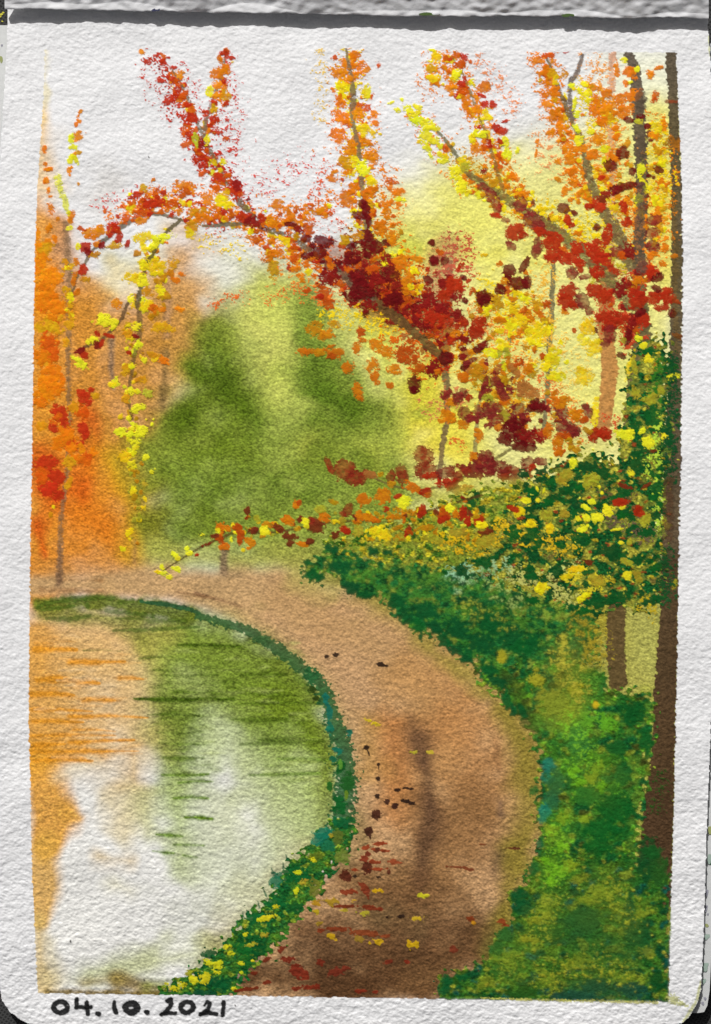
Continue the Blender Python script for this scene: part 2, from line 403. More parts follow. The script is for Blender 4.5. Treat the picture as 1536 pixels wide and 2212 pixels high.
wash([(900, 1385), (980, 1440), (1050, 1500)], [8, 8, 10], 16, (156, 140, 60), .75, sat=.62)
wash([(640, 2040), (800, 2030), (960, 1990)], [50, 70, 50], 50, (108, 79, 54), .6, sat=.62)
wash([(560, 2110), (700, 2120), (860, 2120)], [30, 50, 50], 36, (88, 60, 37), .7, sat=.62)
wash([(800, 1980), (900, 1990)], 22, 22, (129, 104, 68), .6, sat=.62)
wash([(880, 2130), (940, 2110)], 20, 20, (133, 98, 61), .5, sat=.62)
wash([(745, 1860), (790, 1820), (780, 1760)], [14, 20, 16], 18, (154, 128, 84), .8, sat=.62)
wash([(1054, 2014)], 12, 8, (132, 106, 58), 1.0, sat=.62)
# cart rut
wash([(886, 1545), (898, 1590), (905, 1630)], [6, 14, 18], 18, (124, 94, 65), .6, sat=.62)
wash([(900, 1600), (926, 1680), (934, 1760), (918, 1830), (905, 1900)], [14, 20, 24, 22, 16], 14, (106, 76, 54), .7, sat=.62)
wash([(915, 1640), (926, 1700), (930, 1760)], [8, 10, 8], 11, (78, 56, 45), .45, sat=.62)
wash([(925, 1780), (912, 1860)], 9, 12, (84, 60, 43), .4, sat=.62)
wash([(906, 1900), (880, 1990), (800, 2060)], 14, 20, (112, 78, 48), .5, sat=.62)
wash([(1070, 1600), (1078, 1660)], 5, 8, (150, 106, 67), .5, sat=.62)
wash([(1080, 1735), (1082, 1760)], 6, 8, (120, 92, 71), .7, sat=.62)
wash([(1074, 1850), (1066, 1890)], 8, 10, (104, 80, 60), .65, sat=.62)
wash([(1030, 1980), (1020, 2040)], 10, 14, (110, 78, 48), .5, sat=.62)
wash([(420, 1280), (520, 1310)], 3, 5, (140, 96, 74), .7, sat=.62)
wash([(380, 1278), (460, 1292)], 3, 4, (132, 90, 61), .7, sat=.62)
wash([(130, 1252), (220, 1254)], 3, 5, (160, 112, 65), .7, sat=.62)
wash([(90, 1276), (220, 1276)], 4, 6, (160, 116, 76), .7, sat=.62)

# ---- pond
POND = [(58, 1340), (200, 1330), (330, 1345), (440, 1340), (520, 1362), (600, 1420), (660, 1480), (700, 1540), (716, 1620), (724, 1700), (716, 1780), (690, 1820), (650, 1870), (600, 1930),
        (540, 1990), (480, 2050), (420, 2090), (360, 2140), (340, 2170), (60, 2170)]
region(water, POND, 2)
washpoly([(x + (2 if x > 430 else 0), y + (4 if y < 1700 else 0) + (0 if y > 1380 else -8)) for x, y in POND], 7, (234, 233, 228), 1.0, 3)
washpoly([(300, 1330), (440, 1330), (540, 1366), (620, 1420), (690, 1490), (726, 1560), (742, 1700), (730, 1800), (640, 1860), (590, 1780), (540, 1600), (470, 1640), (330, 1650)], 26, (146, 162, 72), .92, 10)
washpoly([(50, 1346), (330, 1350), (330, 1640), (220, 1650), (50, 1650)], 30, (222, 184, 120), .92, 8)
wash([(80, 1380), (90, 1500), (90, 1620)], [60, 80, 60], 30, (222, 162, 76), .95)
wash([(200, 1370), (210, 1480), (220, 1560)], [70, 90, 60], 40, (222, 178, 112), .85)
wash([(230, 1500), (260, 1600)], [30, 26], 30, (226, 204, 168), .6)
wash([(250, 1580), (255, 1640)], [24, 20], 20, (226, 214, 192), .6)
wash([(80, 1620), (200, 1632), (300, 1610)], [22, 12, 12], 12, (222, 160, 70), .8)
wash([(84, 1660), (110, 1760), (98, 1830)], [42, 58, 36], 13, (226, 162, 60), .95)
wash([(150, 1756), (170, 1768)], [20, 8], 10, (226, 168, 74), .85)
wash([(92, 1840), (92, 1920), (86, 1990)], [38, 34, 18], 12, (224, 172, 78), .9)
wash([(82, 1990), (88, 2080), (96, 2130)], [14, 18, 16], 14, (216, 184, 110), .8)
wash([(110, 2040), (120, 2110)], 16, 16, (214, 200, 150), .6)
wash([(290, 1630), (290, 1700), (260, 1700)], [22, 30, 20], 18, (226, 190, 128), .85)
wash([(280, 1740), (270, 1810)], [36, 26], 24, (216, 202, 152), .75)
wash([(215, 1850), (280, 1860)], [14, 16], 14, (224, 196, 140), .75)
wash([(250, 1910), (280, 1925)], 10, 16, (220, 214, 176), .6)
wash([(120, 1680), (200, 1640)], 12, 14, (230, 222, 190), .5)
# green reflections
wash([(380, 1390), (520, 1420), (620, 1500)], [50, 70, 60], 24, (126, 146, 52), .95)
wash([(360, 1440), (380, 1560), (390, 1660)], [34, 60, 56], 26, (136, 156, 66), .93)
wash([(500, 1480), (600, 1560), (660, 1620)], [60, 76, 50], 34, (126, 148, 54), .95)
wash([(610, 1520), (690, 1600), (690, 1680)], [44, 44, 30], 22, (112, 134, 36), .9)
wash([(560, 1640), (650, 1690)], [40, 50], 40, (140, 164, 66), .8)
wash([(640, 1740), (660, 1780), (600, 1830)], [44, 40, 40], 50, (176, 194, 112), .75)
wash([(600, 1750), (560, 1850)], 40, 50, (204, 212, 160), .5)
wash([(700, 1700), (690, 1780)], [20, 14], 18, (150, 164, 64), .7)
wash([(385, 1700), (390, 1800), (390, 1870)], [44, 48, 40], 34, (176, 192, 118), .85)
wash([(395, 1900), (420, 1960)], 40, 50, (206, 210, 176), .6)
wash([(300, 1720), (320, 1800)], 24, 28, (200, 202, 142), .6)
wash([(470, 1560), (470, 1640)], [24, 30], 26, (198, 208, 158), .7)
wash([(455, 1660), (470, 1760), (480, 1850)], [28, 36, 40], 34, (216, 220, 196), .85)
wash([(490, 1580), (500, 1640)], 16, 18, (208, 216, 180), .6)
wash([(540, 1650), (520, 1700)], [16, 20], 22, (196, 206, 150), .6)
wash([(560, 1940), (500, 2000), (460, 2050)], [26, 26, 20], 28, (192, 182, 136), .75)
wash([(660, 1830), (620, 1890)], [24, 22], 22, (196, 178, 116), .7)
wash([(200, 2100), (320, 2080), (420, 2060)], [26, 26, 22], 22, (186, 192, 128), .75)
wash([(250, 2122), (380, 2140)], [14, 12], 10, (138, 112, 54), .85)
wash([(100, 2144), (250, 2146), (400, 2146)], 7, 6, (132, 108, 44), .9)
wash([(180, 2125), (260, 2112)], 8, 10, (156, 136, 70), .7)
wash([(320, 2126), (370, 2120)], 9, 10, (136, 148, 54), .7)
wash([(420, 1330), (530, 1372), (628, 1444), (684, 1510), (716, 1620), (716, 1740), (690, 1810)], [12, 12, 14, 16, 18, 16, 14], 12, (122, 138, 50), .9)
wash([(690, 1810), (600, 1930), (500, 2040), (420, 2110)], [16, 20, 22, 24], 12, (158, 154, 84), .7)
wash([(330, 1380), (322, 1480), (326, 1600)], [20, 24, 18], 40, (174, 166, 80), .8)
wash([(520, 1640), (600, 1720), (660, 1790)], [40, 60, 40], 36, (196, 206, 148), .65)
wash([(500, 1760), (580, 1850), (520, 1930)], [40, 50, 40], 40, (214, 218, 182), .6)
wash([(450, 1580), (460, 1660)], [16, 22], 24, (196, 208, 150), .5)
wash([(230, 1680), (270, 1800)], [20, 24], 26, (228, 210, 172), .5)
wash([(290, 1560), (310, 1640)], [24, 30], 30, (214, 190, 130), .55)
# orange ripples
for x0, x1, y, r in ((76, 165, 1404, 8), (150, 270, 1432, 6), (80, 170, 1468, 8), (170, 215, 1474, 6), (70, 160, 1500, 8), (260, 310, 1466, 4), (150, 320, 1548, 4.5),
                     (70, 200, 1535, 4), (70, 180, 1560, 5), (150, 290, 1602, 4), (68, 250, 1590, 3.5), (70, 300, 1625, 4.5), (72, 200, 1642, 5), (180, 250, 1514, 3), (75, 140, 1610, 5), (160, 250, 1578, 3)):
    wash([(x0, y + RND.uniform(-2, 2)), ((x0 + x1) / 2, y - 2), (x1, y + RND.uniform(-3, 3))], [r, r, r * .4], 4, (226, 150, 40), .9, warp=.35)
# green ripples
for x0, x1, y, r, a in ((384, 520, 1394, 3.5, .9), (300, 372, 1420, 3, .7), (330, 405, 1448, 3, .6), (290, 505, 1511, 5, .95), (320, 430, 1544, 3.2, .8), (460, 520, 1474, 3, .6), (350, 470, 1460, 4, .45),
                        (380, 520, 1497, 3, .5), (520, 620, 1456, 4, .55), (540, 640, 1500, 4, .5), (520, 690, 1520, 5, .55), (500, 620, 1555, 6, .6), (560, 700, 1600, 6, .6), (520, 640, 1606, 5, .5),
                        (540, 690, 1672, 4, .65), (600, 710, 1640, 5, .55), (350, 450, 1675, 4, .8), (385, 460, 1688, 3, .8), (375, 450, 1724, 3, .8), (400, 458, 1767, 5.5, .9), (338, 395, 1805, 4, .8),
                        (375, 440, 1826, 3, .7), (330, 376, 1840, 4, .8), (395, 425, 1850, 3, .7), (350, 440, 1637, 4, .6), (340, 420, 1584, 4, .4), (345, 430, 1606, 3.5, .5), (530, 600, 1380, 3, .5), (180, 260, 1404, 1.6, .6)):
    wash([(x0, y + RND.uniform(-3, 3)), ((x0 + x1) / 2, y + RND.uniform(-2, 2)), (x1, y + RND.uniform(-3, 3))], [r * .6, r * 1.15, r * .6], 3.6, (70, 94, 20) if y < 1640 else (100, 132, 36), min(1, a * 1.15), warp=.35)
for _ in range(190):
    x, y = RND.uniform(330, 640), RND.uniform(1380, 1690); n = RND.uniform(20, 70)
    if x > 430 and x < 560 and y > 1540: continue
    wash([(x, y), (x + n / 2, y + RND.uniform(-3, 3)), (x + n, y + RND.uniform(-4, 4))], [1, 2.6, 1], 4, RND.choice(((88, 112, 28), (100, 124, 36), (168, 182, 96))), RND.uniform(.25, .55), warp=.3)
for _ in range(46):
    x, y = RND.uniform(64, 250), RND.uniform(1370, 1650); n = RND.uniform(24, 80)
    wash([(x, y), (x + n / 2, y + RND.uniform(-3, 3)), (x + n, y + RND.uniform(-4, 4))], [1, 2.6, 1], 4, RND.choice(((224, 150, 46), (214, 150, 70), (234, 206, 160))), RND.uniform(.3, .6), warp=.3)
wash([(350, 1500), (395, 1560), (390, 1640)], [12, 20, 16], 22, (104, 128, 44), .5)

# ---- banks of the pond
bank = thing('grassy_bank', 'narrow olive green grass bank along the far edge of the pond', 'grass bank', 'wash', kind='stuff')
region(bank, [(70, 1296), (160, 1286), (300, 1292), (400, 1308), (430, 1330), (440, 1362), (330, 1366), (200, 1344), (76, 1344)], 3)
wash([(84, 1306), (180, 1300), (300, 1308), (400, 1328)], [14, 15, 18, 20], 9, (104, 118, 36), .95)
wash([(90, 1326), (170, 1330), (300, 1342)], [14, 14, 18], 12, (128, 134, 48), .85)
for pts, r in (([(84, 1312), (120, 1296), (200, 1291), (245, 1292)], [6, 8, 7, 5]), ([(90, 1316), (160, 1310)], [6, 4]), ([(100, 1336), (150, 1338), (196, 1330)], [4, 7, 4]),
               ([(258, 1302), (285, 1296)], [5, 6]), ([(300, 1300), (360, 1304), (400, 1316)], [6, 5, 4]), ([(245, 1362), (330, 1360), (430, 1354)], [3, 5.5, 3]), ([(250, 1336), (310, 1336)], [2, 4]),
               ([(320, 1340), (400, 1342)], [7, 5]), ([(230, 1320), (330, 1330)], [5, 6]), ([(186, 1296), (190, 1312)], [6, 4])):
    stroke(pts, r, (62, 94, 28) if pts[0][0] < 250 else (76, 100, 26), bank, op=.62, h=.05, dry=.3)
rim = thing('grassy_bank', 'dark green strip of bank between pond and path', 'grass bank', 'gouache', kind='stuff')
stroke([(305, 1299), (360, 1306), (410, 1316), (430, 1324)], [4, 5, 5, 4], (36, 88, 54), rim, op=.85)
stroke([(428, 1330), (470, 1342), (540, 1362), (590, 1396), (640, 1432), (672, 1462)], [7, 9, 11, 13, 14, 16], (52, 96, 50), rim, op=.9, edge=.25)
stroke([(672, 1458), (700, 1490), (722, 1560), (740, 1610), (748, 1680), (742, 1760), (726, 1800)], [16, 17, 19, 22, 24, 24, 20], (42, 98, 52), rim, op=.92, edge=.3)
stroke([(640, 1460), (668, 1490)], 8, (96, 122, 40), rim, op=.5)
for e in ((675, 1490, 10, 8, (44, 66, 18)), (683, 1508, 8, 6, (44, 60, 16)), (704, 1508, 8, 14, (24, 110, 92)), (712, 1540, 7, 16, (28, 106, 86)), (712, 1572, 9, 14, (24, 108, 84)), (755, 1584, 8, 8, (30, 112, 84)),
          (728, 1622, 12, 8, (26, 112, 88)), (720, 1640, 10, 8, (30, 104, 70)), (735, 1655, 12, 16, (22, 92, 34)), (750, 1690, 16, 26, (34, 96, 34)), (735, 1740, 16, 22, (20, 92, 38)), (764, 1770, 8, 8, (24, 90, 44)),
          (727, 1775, 14, 12, (16, 100, 56)), (748, 1720, 5, 12, (110, 140, 40)), (735, 1650, 5, 10, (90, 150, 50)), (712, 1700, 6, 12, (40, 104, 34))):
    dab(e[0], e[1], e[2], e[3], 0, e[4], rim, dry=.3, h=.2)

# ---- trunks laid over the washes
stroke([(142, 480), (150, 600), (147, 760), (150, 900), (146, 1010), (132, 1120), (128, 1258)], [7, 9, 7, 6, 6, 7, 8], (128, 100, 70), otrunk, dry=.45, op=.75)
wash([(130, 1180), (128, 1262)], [6, 9], 6, (122, 92, 70), .6, pid=otrunk)
wash([(240, 735), (240, 800), (246, 840)], [7, 6, 4], 5, (134, 112, 92), .75, pid=ttrunk)
wash([(366, 600), (362, 720)], 6, 8, (176, 136, 100), .7)
wash([(360, 760), (352, 880)], [8, 7], 7, (124, 100, 58), .75, pid=ttrunk)
wash([(292, 1170), (290, 1215)], 6, 8, (170, 124, 80), .6)
stump = thing('tree_stump', 'small blurred grey stump where the low branch meets the far path', 'stump', 'wash', base=(482, 1245))
wash([(484, 1192), (482, 1236)], [8, 9], 6, (134, 108, 84), .85, pid=stump)
wash([(480, 1238), (520, 1244)], 4, 8, (170, 140, 100), .5)
# ------------------------------------------------------------------ trees
GREY = (112, 98, 78); DK = (76, 58, 42)
brown = thing('tree', 'tall dark brown trunk along the right edge of the painting', 'tree', base=(1420, 1930))
btrunk = part(brown, 'trunk', 'gouache')
w = win(1370, 100, 1490, 1960)
BT = [(1438, 114), (1461, 112), (1466, 250), (1472, 380), (1475, 560), (1473, 760), (1471, 1000), (1466, 1200), (1463, 1400), (1459, 1600), (1455, 1740), (1450, 1900), (1450, 1960), (1376, 1960), (1376, 1900),
      (1388, 1760), (1400, 1680), (1410, 1600), (1412, 1500), (1420, 1400), (1428, 1300), (1428, 1150), (1434, 1000), (1442, 850), (1448, 700), (1450, 560), (1450, 430), (1446, 300), (1441, 180), (1438, 150)]
a = np.clip(blur(polymask(BT, None, 1.6, N8, N14b).astype(np.float32), .8) * 1.5 - .25, 0, 1)[w]
sh = sstep(500, 1700, np.broadcast_to(gy[w[0], None], a.shape))[..., None]
put(w, a * .96, pig((86, 72, 52)) * (1 - sh) + pig((78, 54, 38)) * sh, btrunk, h=.1, sat=.5, clip=False)

greyT = thing('tree', 'thick grey trunked tree beside the dark brown trunk with yellow, orange and red leaves', 'tree', base=(1335, 1480))
gtrunk = part(greyT, 'trunk', 'gouache')
tanT = thing('tree', 'pale tan trunk standing left of the grey trunk', 'tree', base=(1305, 910))
tantr = part(tanT, 'trunk', 'gouache')
stroke([(1323, 113), (1318, 250), (1322, 420), (1316, 560)], [8, 12, 15, 15], (210, 146, 106), tantr, op=.8, dry=.3, edge=.1)
stroke([(1314, 560), (1306, 700), (1318, 800), (1312, 860), (1300, 930)], [14, 16, 18, 16, 18], (190, 128, 68), tantr, op=.92, edge=.08)
stroke([(1358, 118), (1372, 150), (1380, 250), (1386, 360), (1384, 480), (1378, 600)], [10, 13, 14, 14, 14, 13], (90, 76, 62), gtrunk, op=.95, edge=.14)
stroke([(1378, 600), (1388, 720), (1370, 880), (1355, 1050), (1345, 1200)], [14, 20, 18, 18, 20], (92, 78, 50), gtrunk, op=.92)
gbase = part(greyT, 'trunk_base', 'gouache', 'brown lower trunk under the bush')
stroke([(1332, 1318), (1330, 1400), (1334, 1474)], [20, 20, 20], (96, 76, 46), gbase, op=.96, edge=.08)

arch = thing('autumn_tree', 'arching tree whose long leafy limb sweeps left over the path', 'tree', base=(950, 1010))
atrunk = part(arch, 'trunk', 'gouache', 'slender grey trunk')
stroke([(972, 568), (968, 700), (962, 800), (968, 900), (956, 960), (948, 1040)], [6, 8, 8, 7, 6, 5], (122, 100, 66), atrunk, op=.92)
limb = part(arch, 'branch', 'gouache', 'main arching branch')
upfork = part(arch, 'branch', 'gouache', 'forked branch reaching up to the top left'); upR = part(arch, 'twig', 'gouache', 'upright twig of the fork')
leftb = part(arch, 'branch', 'gouache', 'drooping left end of the arch'); hang = part(arch, 'branch', 'gouache', 'hanging branch with yellow leaves')
upright = part(arch, 'branch', 'gouache', 'upright leafy branch in the middle')
sap1 = thing('sapling', 'thin grey sapling standing between arching tree and tan trunk', 'sapling', 'gouache', base=(1178, 920))
sap2 = thing('sapling', 'short thin sapling right of the arching tree under dark red leaves', 'sapling', 'gouache', base=(1100, 760))
sap3 = thing('sapling', 'faint sapling rising from the red leaves of the low shrub', 'sapling', 'gouache', base=(1030, 1000))
stroke([(1196, 560), (1192, 660), (1186, 760), (1182, 860), (1174, 930)], [4, 6, 6, 5, 5], (122, 112, 80), sap1, op=.92)
stroke([(1112, 620), (1104, 700), (1098, 760)], [4, 5, 4], (130, 120, 70), sap2, op=.85)
stroke([(1040, 840), (1030, 920), (1024, 1000)], [3, 5, 4], (140, 128, 80), sap3, op=.85)

# ---- dry-brushed clouds of leaf colour behind the branches
ug = leaves(limb, 'D')
wash([(720, 560), (790, 620), (880, 670), (960, 700)], [30, 44, 50, 40], 16, (160, 62, 34), .55, pid=None)
wash([(790, 600), (850, 650)], [34, 34], 14, (120, 30, 26), .6, pid=None)
wash([(960, 540), (950, 620)], [30, 44], 14, (196, 120, 90), .5, pid=None)
A1 = [(330, 120), (370, 180), (400, 260), (430, 330), (480, 390), (530, 440)]
sponge([(325, 130), (340, 180), (370, 250)], [36, 36, 30], C['R'], leaves(upfork, 'R'), .30)
sponge([(390, 150), (420, 200), (430, 280), (480, 350)], [22, 26, 44, 60], (196, 60, 50), leaves(upfork, 'R'), .30)
sponge([(490, 120), (490, 200), (500, 280), (500, 340)], [22, 38, 40, 40], (200, 60, 44), leaves(upR, 'R'), .36)
sponge(A1, [18, 24, 28, 30, 34, 36], C['R'], leaves(upfork, 'R'), .50)
sponge([(540, 420), (600, 380), (660, 360)], [44, 46, 40], (206, 70, 60), leaves(limb, 'R'), .27)
sponge([(560, 480), (640, 470), (710, 430)], [50, 48, 30], C['O'], leaves(limb, 'O'), .55)
sponge([(560, 500), (620, 550), (690, 600)], [50, 56, 50], C['O'], leaves(limb, 'O'), .5)
sponge([(240, 470), (330, 430), (440, 430), (520, 470)], [24, 34, 44, 40], C['O'], leaves(leftb, 'O'), .55)
sponge([(220, 440), (300, 420)], [26, 26], (200, 60, 50), leaves(leftb, 'R'), .3)
sponge([(420, 430), (470, 520)], [40, 40], (206, 84, 50), leaves(leftb, 'R'), .34)
sponge([(440, 520), (520, 540)], [26, 26], C['Y'], leaves(leftb, 'Y'), .3)
sponge([(690, 120), (700, 190), (690, 260)], [20, 26, 18], (226, 190, 90), leaves(upright, 'Y'), .34)
sponge([(752, 110), (756, 200), (770, 320), (790, 440)], [40, 54, 66, 70], C['O'], leaves(upright, 'O'), .40)
sponge([(752, 110), (764, 240), (780, 400), (800, 520)], [26, 36, 42, 50], C['Y'], leaves(upright, 'Y'), .55)
sponge([(700, 360), (680, 440), (720, 480)], [26, 30, 40], (214, 90, 50), leaves(upright, 'O'), .34)
sponge([(820, 360), (850, 440), (840, 520)], [30, 36, 40], C['O'], leaves(upright, 'O'), .42)
sponge([(940, 120), (930, 190)], [34, 34], C['O'], leaves(greyT, 'O'), .40)
sponge([(960, 110), (1000, 180), (1050, 280), (1080, 370)], [36, 40, 44, 46], C['O'], leaves(greyT, 'O'), .48)
sponge([(1030, 130), (1080, 180), (1110, 230)], [26, 36, 30], (226, 140, 90), leaves(greyT, 'O'), .36)
sponge([(900, 250), (950, 320), (1000, 380)], [34, 40, 40], C['O'], leaves(greyT, 'O'), .34)
sponge([(990, 350), (1080, 410), (1170, 470), (1260, 520)], [30, 44, 50, 54], C['q'], leaves(greyT, 'Y'), .60)
sponge([(1100, 430), (1200, 470), (1280, 500)], [30, 36, 40], C['Y'], leaves(greyT, 'Y'), .6)
sponge([(1170, 120), (1200, 220), (1230, 320), (1250, 400)], [36, 40, 44, 40], C['O'], leaves(greyT, 'O'), .55)
sponge([(1180, 300), (1180, 350)], [44, 44], (226, 150, 90), leaves(greyT, 'O'), .36)
sponge([(1280, 140), (1290, 220), (1310, 310), (1300, 400)], [40, 50, 60, 60], (230, 150, 60), leaves(greyT, 'O'), .48)
sponge([(1260, 200), (1290, 260)], [36, 40], C['Y'], leaves(greyT, 'Y'), .46)
sponge([(1330, 420), (1350, 500), (1380, 560)], [60, 60, 50], C['O'], leaves(greyT, 'O'), .55)
sponge([(1290, 420), (1320, 560)], [50, 50], C['Y'], leaves(greyT, 'Y'), .5)
sponge([(1420, 260), (1430, 340), (1430, 450), (1420, 540)], [26, 40, 40, 34], C['O'], leaves(greyT, 'O'), .55)
sponge([(1420, 280), (1430, 400)], [26, 30], C['Y'], leaves(greyT, 'Y'), .6)
sponge([(980, 540), (960, 620)], [44, 60], (178, 86, 62), leaves(arch, 'R'), .62)
sponge([(1000, 520), (1010, 580)], [30, 36], (190, 84, 56), leaves(arch, 'R'), .5)
sponge([(880, 560), (900, 620)], [40, 46], C['O'], leaves(limb, 'O'), .6)
sponge([(770, 560), (860, 630), (940, 690)], [60, 74, 70], (138, 36, 24), leaves(limb, 'D'), .74)
sponge([(800, 640), (880, 690)], [60, 60], C['o'], leaves(limb, 'O'), .5)
sponge([(700, 560), (740, 620), (800, 680)], [40, 44, 40], C['o'], leaves(limb, 'O'), .55)
sponge([(900, 680), (980, 720)], [50, 56], (176, 60, 28), leaves(limb, 'R'), .7)
sponge([(700, 680), (800, 690), (860, 720)], [26, 34, 34], C['Y'], leaves(limb, 'Y'), .5)
sponge([(860, 740), (940, 780)], [44, 50], C['o'], leaves(limb, 'O'), .62)
sponge([(590, 640), (640, 625), (680, 640)], [30, 22, 26], (220, 110, 40), leaves(limb, 'O'), .42)
sponge([(455, 655), (490, 650), (530, 640)], [14, 18, 18], (216, 100, 34), leaves(limb, 'O'), .40)
sponge([(1060, 640), (1120, 700), (1160, 760)], [50, 60, 60], C['Y'], leaves(arch, 'Y'), .50)
sponge([(1040, 680), (1080, 740), (1120, 800)], [50, 60, 60], (226, 134, 44), leaves(arch, 'O'), .50)
sponge([(1180, 600), (1160, 680), (1190, 760)], [44, 50, 50], (230, 176, 60), leaves(arch, 'Y'), .45)
sponge([(1010, 760), (1060, 820), (1120, 880)], [50, 60, 50], C['q'], leaves(arch, 'O'), .66)
sponge([(980, 860), (930, 880)], [40, 30], (200, 120, 70), leaves(arch, 'O'), .5)
sponge([(1180, 830), (1220, 880), (1240, 930)], [44, 44, 44], (220, 120, 50), leaves(greyT, 'O'), .48)
sponge([(980, 950), (1000, 960)], [16, 20], (206, 100, 40), leaves(arch, 'O'), .42)
sponge([(1320, 900), (1330, 920)], [20, 22], (206, 80, 40), leaves(greyT, 'R'), .45)
sponge([(1260, 760), (1240, 830)], [40, 40], (236, 200, 90), leaves(greyT, 'Y'), .3)
sponge([(1340, 600), (1320, 680), (1360, 720)], [54, 54, 44], (190, 60, 30), leaves(greyT, 'R'), .62)
sponge([(1290, 600), (1330, 560)], [30, 40], C['M'], leaves(greyT, 'Y'), .6)

# ---- leaf clouds: arching tree
palR = {'R': 5, 'O': 3, 'o': 3, 'Y': 1, 'm': 1}
cloud(upfork, [(345, 125), (380, 170), (405, 250), (430, 320), (470, 370), (520, 430)], 17, 85, palR, (5, 11))
cloud(upR, [(488, 115), (480, 190), (460, 250), (440, 300)], 13, 44, {'O': 4, 'R': 3, 'o': 2, 'Y': 2}, (5, 11))
cloud(leftb, [(250, 470), (330, 425), (420, 450), (500, 470), (550, 490)], 24, 90, {'O': 5, 'o': 3, 'R': 2, 'Y': 2}, (6, 14))
cloud(limb, [(540, 470), (600, 480), (700, 450)], 22, 50, {'O': 5, 'o': 3, 'Y': 1}, (5, 11))
cloud(limb, [(540, 480), (620, 530), (700, 590)], 34, 70, {'O': 5, 'o': 3, 'Y': 2, 'R': 1}, (6, 14))
cloud(upright, [(756, 120), (765, 250), (785, 400), (800, 500)], 28, 130, {'O': 6, 'Y': 3, 'o': 2}, (6, 15))
cloud(upright, [(740, 340), (800, 420), (850, 500)], 40, 50, {'O': 6, 'q': 2, 'o': 2}, (5, 12), (.5, .95))
cloud(limb, [(730, 560), (800, 620), (890, 690)], 46, 120, {'D': 4, 'm': 4, 'o': 3, 'R': 1}, (8, 18), (.2, .7))
cloud(limb, [(840, 560), (880, 620)], 26, 26, {'O': 4, 'Y': 2, 'o': 3}, (8, 16), (.2, .7))
cloud(limb, [(900, 680), (960, 730), (940, 780)], 34, 50, {'m': 3, 'o': 3, 'R': 3, 'N': 1}, (8, 15), (.3, .8))
cloud(hang, [(345, 505), (320, 570), (300, 640), (290, 700)], 20, 40, {'Y': 4, 'L': 3, 'q': 2, 'O': 1}, (6, 13), (.1, .6), h=.7)
cloud(hang, [(290, 700), (285, 800), (280, 900), (285, 1000)], 18, 50, {'Y': 4, 'L': 3, 'q': 3}, (5, 10), (.1, .6), h=.7)
cloud(hang, [(285, 1000), (300, 1080), (285, 1170)], 18, 30, {'M': 3, 'Y': 3, 'q': 2}, (5, 10), (.4, .8))
cloud(hang, [(350, 560), (345, 640), (340, 700)], 16, 22, {'q': 4, 'O': 2, 'Y': 2}, (6, 13), (.2, .6))
# grey tree
cloud(greyT, [(965, 115), (1000, 190), (1040, 270), (1080, 360), (1110, 420)], 24, 110, {'O': 6, 'o': 3, 'Y': 4, 'R': 1}, (6, 13))
cloud(greyT, [(930, 140), (940, 180)], 14, 16, {'Y': 4, 'O': 3}, (6, 12))
cloud(greyT, [(900, 250), (950, 320), (1010, 385), (1090, 430)], 22, 50, {'O': 3, 'Y': 4, 'o': 1, 'L': 1}, (6, 13))
cloud(greyT, [(1060, 400), (1160, 470), (1240, 510)], 30, 70, {'q': 4, 'Y': 3, 'O': 3, 'B': 1}, (7, 14))
cloud(greyT, [(1170, 130), (1200, 220), (1235, 330), (1270, 430)], 24, 120, {'O': 7, 'q': 3, 'Y': 1, 'o': 1}, (6, 13))
cloud(greyT, [(1270, 190), (1310, 240), (1330, 320), (1300, 400)], 30, 60, {'O': 6, 'q': 3, 'Y': 2}, (7, 15))
cloud(greyT, [(1310, 420), (1360, 480), (1400, 400)], 40, 60, {'O': 4, 'q': 4, 'Y': 3, 'B': 2}, (7, 14))
cloud(greyT, [(1425, 280), (1430, 400), (1420, 540)], 16, 40, {'O': 4, 'Y': 4, 'q': 3}, (6, 12))
cloud(arch, [(1050, 650), (1110, 700), (1170, 700)], 44, 50, {'Y': 5, 'q': 2, 'O': 3}, (8, 18), (.4, .9))
cloud(arch, [(1000, 780), (1070, 830), (1120, 860)], 34, 50, {'M': 3, 'q': 4, 'O': 3, 'C': 2, 'N': 2}, (8, 17), (.2, .7))
cloud(greyT, [(1180, 860), (1240, 900), (1220, 960)], 30, 30, {'O': 4, 'o': 3, 'q': 2}, (7, 14), (.3, .8))

cloud(arch, [(960, 560), (980, 640), (1010, 700), (960, 740)], 40, 30, {'m': 3, 'R': 4, 'D': 2, 'o': 3}, (8, 16), (.2, .7))
cloud(arch, [(990, 870), (1060, 900), (1140, 930), (1200, 900)], 34, 24, {'C': 4, 'm': 3, 'q': 2, 'R': 2, 'O': 2}, (9, 17), (.1, .5))
cloud(greyT, [(1190, 530), (1280, 560), (1380, 620), (1430, 640)], 34, 26, {'R': 6, 'm': 2, 'o': 2, 'q': 2}, (8, 18), (.1, .5))
cloud(greyT, [(1320, 640), (1330, 700), (1380, 690)], 28, 16, {'R': 4, 'm': 3, 'o': 2}, (8, 17), (.1, .5))
cloud(arch, [(1080, 600), (1140, 660), (1180, 760), (1110, 820)], 46, 50, {'Y': 5, 'q': 3, 'o': 2, 'O': 3}, (8, 16), (.4, .9))
